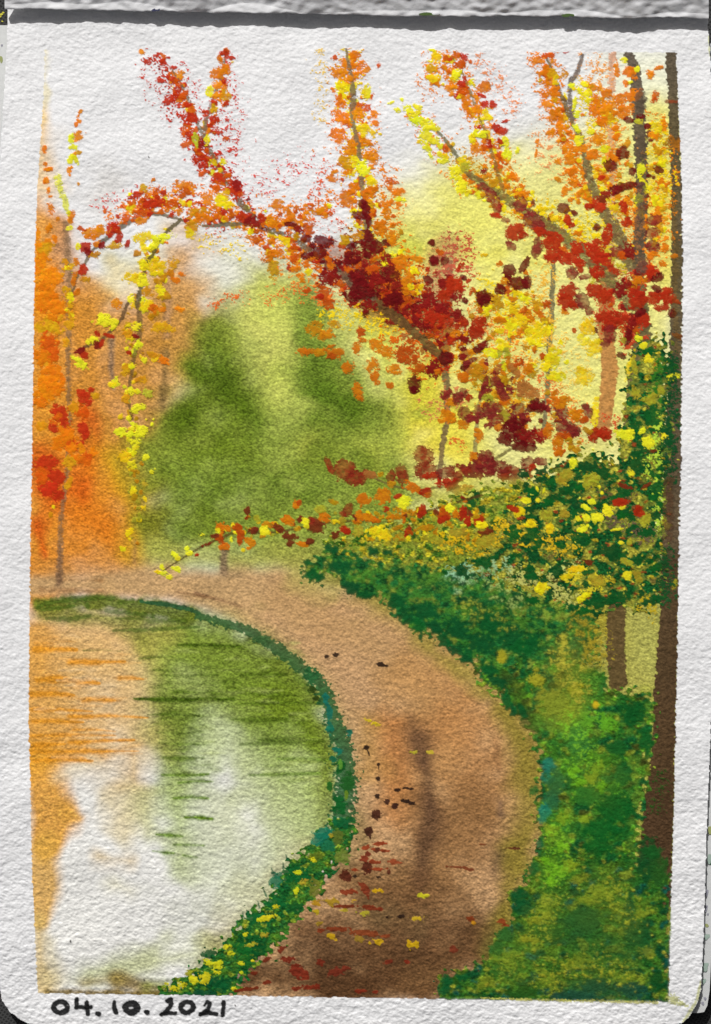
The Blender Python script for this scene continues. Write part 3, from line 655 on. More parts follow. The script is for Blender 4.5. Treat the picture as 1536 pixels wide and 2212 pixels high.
# ---- branches over the clouds
stroke([(960, 778), (910, 730), (860, 690), (800, 645)], [10, 10, 11, 12], (104, 78, 40), limb, op=.9)
stroke([(800, 645), (740, 595), (640, 520), (565, 488), (520, 440), (500, 410)], [12, 10, 7, 8, 7, 7], (104, 88, 66), limb, op=.85, dry=.2)
stroke([(500, 410), (465, 350), (440, 300), (425, 260), (405, 210), (385, 170), (368, 145)], [6, 6, 5, 5, 4, 3, 2], (110, 96, 70), upfork, op=.85, dry=.2)
stroke([(440, 300), (445, 260), (460, 215), (478, 165), (488, 115)], [4, 4.5, 4, 3.5, 2.5], (120, 104, 86), upR, op=.85, dry=.2)
stroke([(555, 480), (500, 485), (440, 488)], [4, 5, 4], (112, 98, 66), leftb, op=.9)
stroke([(400, 478), (350, 462), (320, 460), (260, 490), (200, 540), (165, 600), (152, 650)], [3, 4.5, 6, 6, 4, 3, 3], (106, 90, 62), leftb, op=.85)
stroke([(390, 474), (350, 510), (330, 550), (316, 570), (300, 640), (296, 660)], [4, 4, 4, 4, 6, 5], (96, 84, 50), hang, op=.9)
stroke([(300, 660), (302, 720), (290, 770), (280, 830), (278, 870), (286, 905)], [6, 6, 5, 4, 4, 3], (108, 84, 50), hang, op=.8, dry=.2)
stroke([(276, 655), (262, 690), (220, 735), (170, 755)], [4, 4, 4, 3], (96, 72, 46), hang, op=.85)
stroke([(748, 106), (758, 170), (764, 210), (760, 250), (775, 320), (782, 400), (788, 460), (796, 520)], [3, 6, 8, 5, 6, 6, 6, 7], (122, 106, 80), upright, op=.88, dry=.15)
b1 = part(greyT, 'branch', 'gouache', 'long branch rising to the top left')
b2 = part(greyT, 'branch', 'gouache', 'branch rising straight up from the long branch'); b3 = part(greyT, 'branch', 'gouache', 'steep branch near the trunk'); b4 = part(greyT, 'twig', 'gouache', 'bare grey twig at the top')
stroke([(1372, 660), (1330, 620), (1270, 560), (1210, 505), (1150, 465), (1095, 430), (1040, 395), (1005, 370), (985, 335), (965, 305), (945, 285)], [16, 16, 15, 14, 11, 10, 8, 6, 5, 4, 3], (112, 106, 62), b1, op=.85, dry=.12)
stroke([(1090, 425), (1075, 370), (1050, 290), (1020, 210), (1000, 160), (975, 120)], [5, 5, 4, 4, 3, 2], (140, 108, 50), b2, op=.8, dry=.3)
stroke([(1365, 570), (1325, 490), (1300, 450), (1275, 390), (1255, 300), (1235, 260), (1210, 200), (1195, 160), (1180, 122)], [16, 14, 12, 9, 7, 6, 5, 4, 3], (112, 96, 62), b3, op=.9, dry=.1)
stroke([(1238, 255), (1230, 205), (1234, 175), (1250, 150), (1258, 120)], [6, 5, 6, 5, 4], (112, 96, 84), b4, op=.92, dry=.1)

cloud(leftb, [(200, 530), (260, 480), (330, 440), (430, 470), (550, 480)], 18, 46, {'O': 4, 'o': 4, 'R': 4, 'q': 1}, (6, 12))
cloud(upfork, [(420, 290), (460, 350), (520, 430)], 14, 24, {'R': 4, 'o': 3, 'm': 1}, (6, 12))
cloud(limb, [(560, 470), (640, 520), (720, 580)], 18, 30, {'o': 4, 'R': 2, 'D': 2, 'O': 3}, (6, 12))
# ---- single dabs, arching tree
dabs(upfork, '306,113,8,6,O;320,133,12,7,R,0;340,118,5,6,R;352,133,9,6,R;347,173,13,7,R,25;372,146,10,6,R;389,161,9,12,O;382,180,11,9,o;385,196,8,6,R;366,216,22,12,R,-35;398,205,9,15,o;414,236,11,13,o;405,226,8,7,R;412,258,17,13,R;395,252,8,8,R;404,284,16,14,o;411,291,12,12,R;400,313,9,12,o;424,304,8,18,M,-20;440,312,12,14,m;447,303,8,12,Y;430,345,19,9,R,15;437,372,13,9,o;462,350,8,10,Y;482,350,8,8,Y;475,369,8,7,Y;440,355,12,14,R;470,385,16,14,R;505,412,18,22,R;512,400,10,14,m;470,405,16,12,o;485,425,18,16,q;492,440,14,10,Y')
dabs(upR, '488,118,11,10,R;474,157,21,13,O,-15;486,150,12,14,O;470,182,14,10,O;453,197,9,15,Y;484,208,15,15,q;470,208,12,10,O;488,223,8,6,R;463,222,12,10,R;462,235,10,10,q;444,246,8,10,R;461,257,12,11,R,-20;470,285,14,9,R,30;488,301,10,6,o;455,270,8,6,R')
dabs(leftb, '310,406,8,9,q;400,404,26,14,O;400,416,15,12,o;316,442,24,14,o;324,440,16,14,R;342,436,14,12,R;300,462,18,9,o,-15;302,478,16,9,O,-20;240,494,13,19,R,15;205,500,30,14,O,-8;198,513,12,8,O;176,494,9,7,o;222,530,8,10,m;185,533,14,12,R;192,545,11,9,m;245,530,20,10,q;258,513,9,14,R,20;276,526,5,11,R;206,551,15,8,q;168,533,6,9,Y;180,584,10,15,R,15;165,566,7,9,O;160,604,6,18,O,10;183,603,13,9,q;166,631,7,9,O,20;430,460,28,14,q;415,490,16,14,q;440,470,18,14,O;410,505,12,12,Y;470,405,14,12,o;480,436,16,14,Y;447,430,14,18,O;370,440,14,10,o;150,640,6,6,Y')
dabs(None, '')
dabs(hang, '310,513,26,13,Y,-10;352,512,26,9,L,-8;330,530,20,9,L,-20;312,535,12,12,Y;340,575,22,18,Y;310,570,14,16,Y;290,600,26,14,Y,10;308,605,12,18,L;340,590,16,8,Y;375,570,14,14,q;380,605,12,7,O,15;392,592,9,5,O,15;320,630,16,12,q;345,625,12,12,Y;318,660,18,14,Y;330,664,12,10,o;345,668,12,9,O;386,667,12,8,O,10;283,645,10,10,L;252,656,14,11,O;232,695,28,14,L,5;222,688,16,12,L;245,706,14,8,L;200,736,15,11,L,-10;178,788,16,10,L,15;165,775,14,7,L,20;293,706,14,10,L;350,708,28,14,q,5;275,720,14,12,q;312,778,8,8,L;335,775,12,7,Y;353,780,15,11,O;330,768,14,10,q;298,745,12,10,L;285,790,10,8,Y;250,824,12,12,L;240,830,10,7,Y;282,845,8,10,L;300,880,18,9,L,-10;290,885,10,10,L;276,903,8,6,L;262,932,16,12,L;304,932,18,14,L,-15;290,955,12,9,L;288,925,7,8,L;328,917,4,6,L;332,906,3,3,L;316,907,3,3,L;315,987,9,9,L;285,1002,10,10,L;270,985,16,14,Y;328,1020,6,5,L;335,1013,2,2,L;310,1045,10,6,M;280,1148,10,12,Y;265,1185,8,8,Y;272,860,10,16,q;270,800,10,14,q;305,820,16,10,q;320,850,14,12,M', sc_=1.0, dry=.45, tone=1.0)
dabs(hang, '210,745,12,8,m;183,767,10,9,R;172,757,12,6,m,-20;235,725,12,5,R;210,720,6,8,R;292,725,8,6,m;278,762,6,5,R;220,741,5,10,R,20', h=.3)
dabs(limb, '525,470,18,14,R;545,480,20,14,m;565,470,10,10,R;600,440,14,14,O;690,455,16,9,O,-20;665,495,15,18,o;640,490,14,10,O;645,500,12,14,m;660,515,12,9,D;628,484,14,6,D;700,522,21,13,D,10;690,545,17,14,D;660,553,9,9,D;676,530,8,6,D;640,510,12,8,q;612,520,20,10,Y;595,545,14,14,O;590,580,13,26,q;580,555,16,10,O;640,580,16,10,O;660,570,10,10,O;710,600,24,20,m;700,635,14,18,o;710,657,15,13,o;690,640,10,8,R;760,530,12,9,D;795,520,18,26,D,-20;755,550,12,8,D;812,535,16,14,D;835,525,11,8,D,20;750,565,8,11,D;775,600,20,18,D;785,625,28,24,D;815,605,20,18,m;845,590,22,18,D;840,560,20,12,m;860,620,18,20,m;795,660,20,14,m;765,640,18,12,D;850,645,24,14,D;880,600,16,22,O;870,575,18,12,O;885,625,18,14,O;865,560,20,9,O,-10;893,583,14,9,Y,20;888,620,8,8,Y;903,560,14,8,O')
dabs(limb, '681,712,22,18,q;704,722,16,14,O;722,700,14,9,q;662,760,24,10,O,-3;690,762,14,10,q;722,760,22,14,O;716,770,12,9,o;752,795,17,14,O;803,790,15,17,O;812,815,10,18,O,-10;773,845,11,19,O,-10;782,862,6,9,O;842,832,11,9,O;771,752,10,15,O;784,734,9,6,O;815,745,16,18,O,-20;835,760,20,12,O,20;880,766,26,24,o;905,795,18,14,o;850,797,15,11,O;860,805,10,6,O;895,830,15,18,D,10;892,843,10,8,D;920,700,25,18,m;940,680,30,25,R;955,660,20,20,m;938,800,16,20,m;945,802,7,8,O;962,775,15,15,D;925,650,22,18,m')
dabs(upright, '765,120,14,9,O,-10;776,146,13,19,O,15;734,156,22,15,O,-10;748,172,14,12,O;818,141,5,8,o;790,150,10,8,O;738,190,16,18,Y;792,200,10,20,Y;735,222,14,16,O;738,252,22,18,O;775,248,15,16,O;808,247,10,9,O;811,266,10,6,O,30;786,280,14,16,Y;732,292,20,16,O;756,322,16,18,O;803,335,15,20,O;760,350,20,14,Y;783,362,16,18,L;716,385,14,9,O,15;745,350,20,14,q;750,430,22,20,O;762,412,12,20,O;845,392,18,8,o,10;860,414,15,9,O;868,432,18,6,L,12;795,420,20,14,O;782,440,8,12,D;777,465,16,10,D,5;791,452,10,16,D;797,478,7,14,D;822,488,20,20,O,15;848,512,13,17,O;836,455,9,16,O,-15;745,518,14,12,q;770,510,16,10,q;838,440,14,9,O;803,390,14,12,Y;805,290,8,10,Y')
# grey tree
dabs(greyT, '845,221,9,5,L,-30;868,215,5,5,L;858,238,9,6,L,25;882,237,12,10,L;903,232,12,7,L,20;900,258,16,14,L;925,270,17,15,L;918,296,18,16,L;938,306,16,12,L;922,322,12,9,L;930,335,5,10,L,-25;892,248,10,9,L;960,349,12,6,L,-8;985,372,14,20,L,-15;1003,352,18,13,Y;995,402,16,16,L;1010,415,10,9,Y;1005,362,12,12,M;934,108,11,5,L;942,125,11,16,Y;930,147,16,10,q;936,168,14,10,Y;985,118,12,9,o;1004,122,11,9,R,25;992,140,14,12,o;986,160,10,14,L,15;975,190,14,18,O,-15;1000,194,14,13,o;1003,170,7,6,R;995,180,12,8,R,30;1005,228,8,22,O;1045,190,16,14,O;1040,206,12,5,R;1048,225,9,9,R;1066,226,9,9,R;1030,240,12,14,O;1050,250,14,14,Y;1091,262,9,5,R,-15;1085,283,13,10,R;1070,275,10,10,R;1035,290,18,9,L;1028,318,12,16,O;1090,308,12,14,L;1095,330,12,14,L;1055,310,8,10,R;1080,305,6,8,R;1118,325,5,10,L,15;1020,300,8,12,Y;1046,370,8,8,m;1110,385,10,12,O;1130,420,16,10,O;1065,395,14,12,q')
dabs(greyT, '1160,130,12,10,O;1183,120,14,7,o;1178,152,14,10,O;1195,160,10,14,q;1200,172,9,10,Y;1222,110,8,6,R;1218,160,10,10,q;1195,200,20,13,O,-10;1183,225,14,15,O;1200,252,18,17,O;1212,272,13,11,O;1190,285,10,9,O;1241,226,5,16,L,10;1246,246,8,10,L;1245,275,8,14,L;1251,303,11,12,L,-20;1235,185,8,6,L;1277,285,10,9,L;1290,236,20,20,O;1268,206,14,14,Y;1262,180,12,7,Y;1310,200,12,12,O;1230,342,12,22,O,-10;1236,370,14,14,O;1220,412,8,14,O,10;1205,387,12,6,O,35;1162,306,6,9,O;1158,332,3,14,O,10;1264,320,16,10,O;1290,300,16,14,O;1280,335,18,12,O;1363,156,18,14,O;1349,131,9,8,L;1377,149,6,9,L;1361,178,7,5,L;1332,150,7,20,O,-8;1351,182,7,9,O;1340,215,20,12,O;1368,205,22,14,O,-15;1347,240,24,18,O;1306,232,18,16,O;1300,260,14,10,O;1405,157,10,9,O;1423,146,11,6,O,-15;1408,164,9,8,O;1415,206,12,10,o;1413,216,8,9,o;1358,259,10,8,D;1384,251,11,6,D;1400,273,8,7,D;1402,287,6,7,D;1406,303,6,4,D;1412,292,14,10,O;1435,273,9,14,O;1418,275,12,12,Y;1380,263,9,8,M;1384,366,9,22,L,10;1390,398,9,16,L;1380,430,12,14,L;1344,330,16,13,D,10;1318,358,15,13,D;1366,370,9,9,D;1423,367,11,8,D;1402,380,6,4,D;1412,383,4,4,D;1297,385,9,6,R;1352,402,27,9,D,-8;1330,410,14,10,D;1382,401,10,8,m;1310,420,16,10,m;1295,440,16,18,R;1300,430,12,10,B')
dabs(greyT, '1218,450,14,12,D;1240,460,8,6,D,20;1226,476,9,14,R,-15;1233,484,10,8,R;1272,447,9,10,R;1290,491,9,8,D;1346,447,9,15,R,-10;1354,480,12,10,R;1413,476,18,11,C,-10;1410,503,17,11,C,-8;1410,533,17,13,C;1437,535,10,14,O,15;1457,553,8,5,O,-15;1408,552,13,9,O;1434,570,9,9,O;1112,500,24,18,R;1130,508,14,8,R,20;1103,530,12,9,C;1045,405,16,9,C,25;1060,422,12,16,C,-20;1073,445,10,20,C,-5;1072,466,14,6,R,10;1092,475,10,6,C,20;1125,442,16,16,C;1150,475,18,22,C,-30;1163,490,18,14,C;1160,535,12,24,C,10;1165,500,16,10,R;1192,520,24,20,R;1195,550,22,18,R;1225,558,32,14,R,8;1252,568,14,10,R;1245,535,12,16,R;1290,548,26,20,R;1285,530,18,14,R;1311,510,11,28,R,12;1300,555,16,10,R;1335,545,18,14,C;1345,552,12,9,o;1360,540,12,20,m;1290,588,17,14,R;1262,598,14,6,C;1236,590,14,14,C;1228,630,22,18,R;1224,652,24,16,R;1238,660,14,10,R;1258,650,14,20,C,-20;1272,672,10,10,C;1284,628,20,16,R;1308,640,18,16,R;1318,630,12,8,R;1342,628,14,18,m;1378,650,18,24,R;1372,635,22,14,R;1412,645,18,16,R;1443,642,18,16,R,20;1459,650,12,5,R,25;1440,628,14,10,R;1395,580,20,18,R;1410,590,16,14,R;1420,600,15,9,D;1418,623,12,8,D;1380,605,18,10,O;1380,585,12,10,m;1430,664,18,9,R;1452,676,10,10,D;1308,685,22,12,R;1335,690,22,18,R;1312,700,12,16,R;1318,720,13,20,C,-10;1305,740,14,9,C,10;1286,713,7,7,D;1357,728,9,18,D,10;1342,768,11,7,D,35;1390,690,16,16,R;1383,675,14,8,D')
dabs(greyT, '1268,705,18,20,Y,10;1262,735,20,12,Y;1285,750,16,22,Y;1262,815,22,20,Y;1255,800,12,9,Y;1285,893,9,36,Y,4;1345,735,7,7,M;1360,790,7,32,Y', wet=.4, h=.2)
dabs(arch, '1100,586,15,15,D;1133,572,8,22,D,32;1120,612,23,15,D,8;1138,610,12,14,D;1080,626,13,11,D;1045,643,18,16,D;1048,650,12,14,D;937,563,11,11,D;961,563,9,10,D;925,604,12,8,D;1001,600,8,6,D,30;980,615,18,22,R,15;962,640,18,14,R;985,640,18,10,m;1035,700,20,18,R;1028,718,18,18,R;990,690,12,8,R;985,685,10,14,m;1043,748,16,10,m,-20;1032,756,12,8,D;1085,745,20,12,Y,20;1060,762,18,10,Y;1095,765,10,14,M;1108,700,20,16,Y;1122,690,18,14,Y;1165,712,20,22,Y;1150,730,18,14,Y;1080,692,14,9,O;1030,805,20,16,q;1048,830,7,20,C,20;1040,850,6,14,C,20;1070,822,12,10,C;1080,838,10,14,C,-15;1100,790,8,26,O,-8;1112,800,10,22,N,-20;1135,840,24,18,N,30;1150,850,18,14,N;1055,858,12,12,M;1090,855,10,12,C;1122,784,14,10,o;1175,772,8,12,o;1195,775,18,28,Y;1200,812,20,14,Y;1180,790,14,14,Y;983,720,12,9,O;1003,698,10,12,R;1005,790,8,14,D,30;1015,780,18,6,C,-20;1002,815,16,12,O;975,868,12,12,O;965,900,20,16,O,-15;975,905,12,12,O;1000,916,15,10,O,15;990,860,12,14,C;1002,893,14,14,C,30;1015,905,12,9,C;1000,850,9,12,C;1088,898,14,22,M,-15;1075,880,12,10,C', h=.4)
for a_ in ([(1386, 296), (1386, 345)], [(1385, 405), (1384, 432)], [(1383, 446), (1380, 530)], [(1384, 205), (1386, 240)], [(1384, 555), (1386, 580)]):
    stroke(a_, 12, (92, 78, 62), gtrunk, op=.8, dry=.25, edge=.2)
shrub = thing('red_shrub', 'low shrub of big brick red leaves in front of the yellow light', 'shrub', base=(1000, 1060))
swig = part(shrub, 'branch', 'gouache', 'thin dark branch')
stroke([(800, 1030), (850, 1050), (900, 1060), (960, 1050), (1040, 1010), (1120, 960)], [2, 3, 3, 3, 3, 4], (112, 96, 50), swig, op=.8)
cloud(shrub, [(960, 1040), (1040, 1010), (1120, 1020), (1180, 1000)], 20, 16, {'P': 4, 'C': 4, 'R': 2, 'O': 1}, (9, 18), (.1, .4))
dabs(shrub, '712,1007,7,22,P,-24;745,1015,24,22,P;768,1032,22,16,P;785,1030,10,16,P;800,1025,18,9,N,10;822,1025,8,6,q;868,1025,13,22,P,-12;845,1030,10,14,P;846,1047,9,9,q;890,1052,22,11,O;915,985,20,22,P;918,1015,24,18,P;932,1028,18,10,R;965,1020,22,14,C,-12;985,1030,18,12,P;1000,1020,22,9,P,-20;970,1045,16,14,R;985,1055,20,12,P;985,1075,14,9,R,-40;1008,1055,16,9,O,-10;1033,940,12,15,O;1048,985,18,14,C;1056,1010,20,20,C;1042,1000,14,18,C;1085,1010,20,14,C;1110,1015,16,10,P;1112,1037,22,12,C,20;1092,1030,12,9,P;1140,1003,16,16,C;1150,1010,10,8,R;1168,997,14,9,C,10;1165,1030,9,8,R;1210,978,12,9,o;1206,972,12,14,O;1240,970,18,8,q;920,1062,14,9,R;925,1070,10,7,o')
dabs(shrub, '1157,873,14,12,D;1165,880,14,14,D;1148,880,10,10,D;1120,885,14,16,C;1130,905,8,14,C,-20;1168,909,6,7,D;1265,878,10,7,D;1270,890,10,14,C,-15;1215,892,14,18,C;1205,878,10,12,C;1215,868,22,14,O;1200,865,12,12,O;1245,895,18,12,O,-20;1262,907,10,9,o;1225,925,30,16,C;1238,930,18,14,C;1215,940,20,9,o;1060,885,20,18,C;1035,890,12,16,C;1070,905,18,12,C;1112,915,24,14,D,-10;1115,935,34,20,D;1092,948,18,14,D;1140,945,24,20,m;1130,965,28,12,D;1170,940,14,14,R,-20;1165,950,14,9,m;1185,930,12,16,O;1205,955,12,12,O;1285,938,16,14,R;1305,935,16,14,R;1280,948,12,9,R;1310,945,12,9,R;1270,930,12,6,q')
# ------------------------------------------------------------------ bushes
def mottle(pid, pts, pal, seed, warp=5, cell=(16, 13), bright=None, op=1.0, soft=1.2):
    """a bush dabbed all over: every brush touch takes one colour of the palette"""
    xs = [p[0] for p in pts]; ys = [p[1] for p in pts]
    w = win(min(xs) - 20, min(ys) - 20, max(xs) + 20, max(ys) + 20)
    m = polymask(pts, w, warp, N14, N14b).astype(np.float32)
    a = m * RECT[w] * op
    c = np.zeros(m.shape + (3,), np.float32)
    v60 = sstep(-.9, 1.3, N60[w] * .7 + N30[w] * .7)[..., None]
    c[:] = pig(pal[0][0]) + (pig(pal[1][0]) - pig(pal[0][0])) * v60 * .6
    h = np.zeros(m.shape, np.float32)
    r = np.random.default_rng(seed)
    for kk, (col, cov, lx, ly) in enumerate(pal[1:]):
        n = band(lx * 1.7, ly * 1.6, int(r.integers(1e6)), r.uniform(-.4, .4))[w]
        n2 = n + .22 * N8[w]
        thr = np.quantile(n, 1 - cov)
        k = sstep(-.25, .75, n2 - thr)
        if kk % 2: k = k * np.clip((.22 + 1.0 * k - VAL[w]) / .65 + .5, 0, 1) * .74
        c += (pig(col) * (1 + .10 * N8[w][..., None] + .06 * N5[w][..., None]) - c) * k[..., None]
        h += .25 * k
    COL[w] += (c * np.clip(1 + .08 * N30[w] + .07 * N8[w] + .20 * fib[w], .4, 1.7)[..., None] - COL[w]) * a[..., None]
    PH[w] = PH[w] * (1 - a * .5) + a * (h + .2); GL[w] = np.maximum(GL[w], .2 * a); SAT[w] = SAT[w] * (1 - a) + .25 * a
    IDM[w][a > .45] = pid

bush = thing('bush', 'yellow green bush with lemon blossoms in front of the grey and brown trunks', 'bush', base=(1280, 1330))
foB = part(bush, 'foliage', 'gouache')
hedge = thing('hedge', 'dark green hedge reaching left to a point above the path', 'hedge', base=(1040, 1400))
foH = part(hedge, 'foliage', 'gouache')
lowh = thing('hedge', 'mottled green hedge beside the right curve of the path', 'hedge', base=(1250, 1800))
foL = part(lowh, 'foliage', 'gouache')
front = thing('bush', 'broad dark green bush with yellow brush marks filling the bottom right corner', 'bush', base=(1240, 2155))
foF = part(front, 'foliage', 'gouache')

# soft growth behind the low branch
behind = thing('bush', 'loose yellow and olive growth just under the low leafy branch', 'bush', 'gouache', base=(900, 1230))
wash([(960, 1075), (1060, 1062), (1160, 1046)], [16, 20, 20], 16, (176, 178, 66), .8)
mottle(behind, [(690, 1172), (760, 1150), (860, 1128), (940, 1090), (1040, 1058), (1150, 1040), (1150, 1230), (1000, 1240), (880, 1230), (790, 1205)],
       [((146, 150, 52), 1, 0, 0), ((104, 128, 36), .4, 14, 10), ((176, 152, 26), .28, 20, 14), ((60, 96, 26), .22, 14, 12), ((206, 190, 40), .14, 14, 10)], 41, 9)
mottle(foB, [(1095, 1110), (1130, 1060), (1180, 1020), (1220, 990), (1290, 975), (1330, 1000), (1345, 900), (1360, 800), (1385, 740), (1440, 720), (1445, 800), (1446, 960), (1436, 1100), (1432, 1200), (1428, 1306), (1380, 1318),
             (1330, 1308), (1280, 1330), (1220, 1310), (1150, 1310), (1080, 1290), (1010, 1240), (1050, 1180)],
       [((110, 124, 46), 1, 0, 0), ((160, 154, 52), .3, 30, 24), ((92, 74, 42), .12, 30, 24), ((18, 78, 34), .55, 20, 16), ((30, 96, 36), .18, 14, 12), ((160, 144, 34), .08, 13, 10), ((196, 190, 60), .06, 10, 8), ((140, 66, 28), .05, 14, 10)], 42, 9)
mottle(foH, [(650, 1236), (676, 1212), (700, 1190), (740, 1184), (790, 1210), (850, 1215), (920, 1225), (1000, 1235), (1060, 1260), (1140, 1290), (1230, 1310), (1290, 1330), (1290, 1420), (1230, 1450), (1150, 1480), (1100, 1470),
             (1050, 1450), (1030, 1430), (985, 1410), (960, 1380), (940, 1360), (905, 1372), (880, 1345), (855, 1325), (835, 1290), (780, 1288), (745, 1270), (725, 1238), (700, 1226), (690, 1258), (660, 1250)],
       [((26, 94, 40), 1, 0, 0), ((70, 122, 38), .38, 26, 20), ((120, 130, 44), .2, 22, 16), ((28, 96, 44), .3, 16, 12), ((140, 150, 54), .08, 14, 12), ((14, 68, 32), .2, 18, 14)], 43, 8)
mottle(foL, [(1020, 1445), (1090, 1440), (1200, 1440), (1300, 1440), (1320, 1490), (1372, 1496), (1412, 1500), (1410, 1600), (1398, 1690), (1386, 1760), (1376, 1880), (1240, 1920), (1130, 1900), (1160, 1860), (1166, 1800), (1160, 1750),
             (1168, 1660), (1150, 1590), (1140, 1560), (1118, 1540), (1085, 1500), (1040, 1480)],
       [((36, 100, 34), 1, 0, 0), ((96, 130, 38), .42, 40, 32), ((62, 122, 32), .4, 24, 20), ((18, 84, 38), .35, 26, 22), ((132, 144, 40), .14, 16, 14), ((64, 74, 24), .12, 20, 14), ((104, 170, 36), .10, 14, 12)], 44, 8)
mottle(foF, [(950, 2175), (948, 2110), (1000, 2098), (1036, 2080), (1060, 2060), (1075, 2020), (1100, 2000), (1108, 1975), (1100, 1930), (1140, 1910), (1150, 1860), (1180, 1830), (1260, 1850), (1370, 1850), (1440, 1880), (1448, 1950), (1450, 2175)],
       [((30, 92, 32), 1, 0, 0), ((82, 118, 32), .36, 30, 24), ((54, 106, 30), .4, 22, 16), ((16, 72, 36), .26, 24, 18), ((124, 138, 36), .15, 22, 15), ((12, 78, 62), .08, 22, 18), ((160, 156, 44), .05, 10, 8)], 45, 7)

# pale and olive patches
sponge([(985, 1250), (1030, 1235), (1090, 1230)], [34, 30, 30], (150, 186, 132), foH, .55)
sponge([(960, 1245), (1000, 1230)], [20, 24], (140, 190, 150), foH, .5)
sponge([(1120, 1250), (1180, 1260), (1230, 1300)], [30, 30, 26], (184, 184, 96), foB, .6)
sponge([(1080, 1130), (1160, 1170), (1230, 1180)], [26, 26, 26], (214, 176, 30), foB, .55)
sponge([(1060, 1150), (1040, 1180), (950, 1170)], [26, 26, 20], (206, 164, 24), behind, .6)
sponge([(1240, 1240), (1290, 1260)], [34, 30], (206, 190, 40), foB, .6)
sponge([(1200, 1230), (1240, 1220)], [14, 18], (190, 200, 110), foB, .5)
sponge([(1400, 1300), (1410, 1340)], [24, 18], (184, 160, 30), foB, .5)
sponge([(1250, 1340), (1290, 1400), (1270, 1440)], [34, 40, 34], (156, 138, 36), foL, .62)
sponge([(1210, 1400), (1220, 1460)], [30, 30], (170, 164, 50), foL, .55)
sponge([(1405, 1030), (1420, 900), (1425, 1150)], [18, 14, 18], (176, 206, 60), foB, .55)
sponge([(1420, 780), (1416, 860)], [18, 20], (50, 112, 30), foB, .6)
sponge([(1310, 1110), (1350, 1130), (1400, 1160)], [26, 34, 30], (96, 80, 60), foB, .55)
sponge([(1300, 1060), (1360, 1080)], [24, 24], (90, 76, 44), foB, .45)
stroke([(1285, 1450), (1270, 1480), (1190, 1480)], [16, 14, 8], (60, 66, 22), foL, op=.6, dry=.4)
stroke([(1090, 1460), (1120, 1500), (1140, 1560), (1160, 1580)], [14, 20, 18, 8], (58, 80, 26), foL, op=.7, dry=.4)
wash([(1280, 1470), (1250, 1460)], [34, 24], 12, (76, 136, 40), .75, pid=foL)
dab(1200, 1520, 54, 36, 10, (142, 146, 44), foL, dry=.75); dab(1245, 1490, 18, 18, 0, (186, 174, 40), foL, dry=.5)
dab(1230, 1540, 16, 24, 0, (160, 158, 40), foL, dry=.6); dab(1160, 1470, 22, 20, 40, (164, 160, 40), foL, dry=.6); dab(1085, 1420, 14, 18, 0, (166, 158, 36), foH, dry=.6)
dab(1287, 1522, 7, 7, 0, (214, 186, 34), foL); dab(1310, 1560, 30, 22, 40, (96, 166, 34), foL, dry=.75); dab(1250, 1600, 26, 40, 0, (34, 104, 46), foL, dry=.4)
dab(1270, 1560, 20, 30, 0, (90, 150, 36), foL, dry=.7); dab(1370, 1540, 36, 30, -20, (14, 84, 34), foL, dry=.4); dab(1395, 1600, 18, 30, 0, (18, 88, 36), foL, dry=.3)
dab(1330, 1620, 26, 22, 0, (24, 92, 36), foL, dry=.3); dab(1310, 1640, 30, 18, 0, (54, 112, 30), foL, dry=.6)
for x, y, rx, ry, c in ((1185, 1655, 16, 18, (26, 116, 96)), (1182, 1680, 16, 14, (28, 108, 80)), (1190, 1730, 20, 22, (40, 104, 60)), (1178, 1752, 14, 18, (26, 120, 96)), (1172, 1768, 10, 12, (28, 116, 90)), (1200, 1690, 20, 30, (46, 100, 50)),
                        (1152, 1708, 10, 12, (46, 100, 40)), (1166, 1822, 8, 10, (24, 96, 60)), (1155, 1875, 12, 14, (20, 86, 44)), (1330, 1745, 40, 34, (14, 86, 30)), (1300, 1790, 44, 26, (14, 88, 30)), (1345, 1670, 22, 24, (16, 88, 36)),
                        (1290, 1830, 34, 20, (18, 92, 32)), (1270, 1720, 34, 22, (42, 104, 36)), (1400, 1860, 26, 50, (20, 76, 34)), (1425, 1880, 20, 40, (34, 84, 30)), (1410, 1840, 24, 16, (24, 84, 34))):
    dab(x, y, rx, ry, 0, c, foL if y < 1850 else foF, dry=.25, h=.25, op=.9)
for x, y, r, c in ((1240, 1665, 20, 0), (1280, 1680, 22, 1), (1255, 1690, 14, 0), (1300, 1700, 16, 0), (1190, 1790, 22, 1), (1215, 1830, 18, 0), (1205, 1880, 26, 0), (1190, 1900, 18, 0), (1230, 1870, 20, 1), (1180, 1860, 14, 0), (1290, 1655, 18, 1),
                   (1215, 1770, 20, 1), (1260, 1770, 14, 1)):
    dab(x, y, r, r * .9, 0, ((118, 184, 30), (140, 160, 36))[c], foL, dry=.85, h=.3)
for x, y, rx, ry in ((1180, 1960, 30, 40), (1170, 1985, 34, 16), (1300, 1930, 60, 26), (1340, 1970, 26, 26), (1390, 1970, 36, 14), (1180, 2120, 40, 34), (1240, 2080, 60, 20), (1100, 2070, 40, 30), (1345, 2110, 60, 18), (1260, 2085, 30, 14), (1350, 2010, 24, 14),
                     (1040, 2130, 16, 18), (1330, 2050, 40, 14), (1150, 2030, 30, 14), (1395, 2055, 26, 18), (1130, 2110, 18, 12), (1250, 1900, 30, 14)):
    dab(x, y, rx, ry, RND.uniform(-20, 20), RND.choice(((130, 146, 36), (120, 142, 36), (156, 156, 34))), foF, dry=.95, h=.3, op=.8)
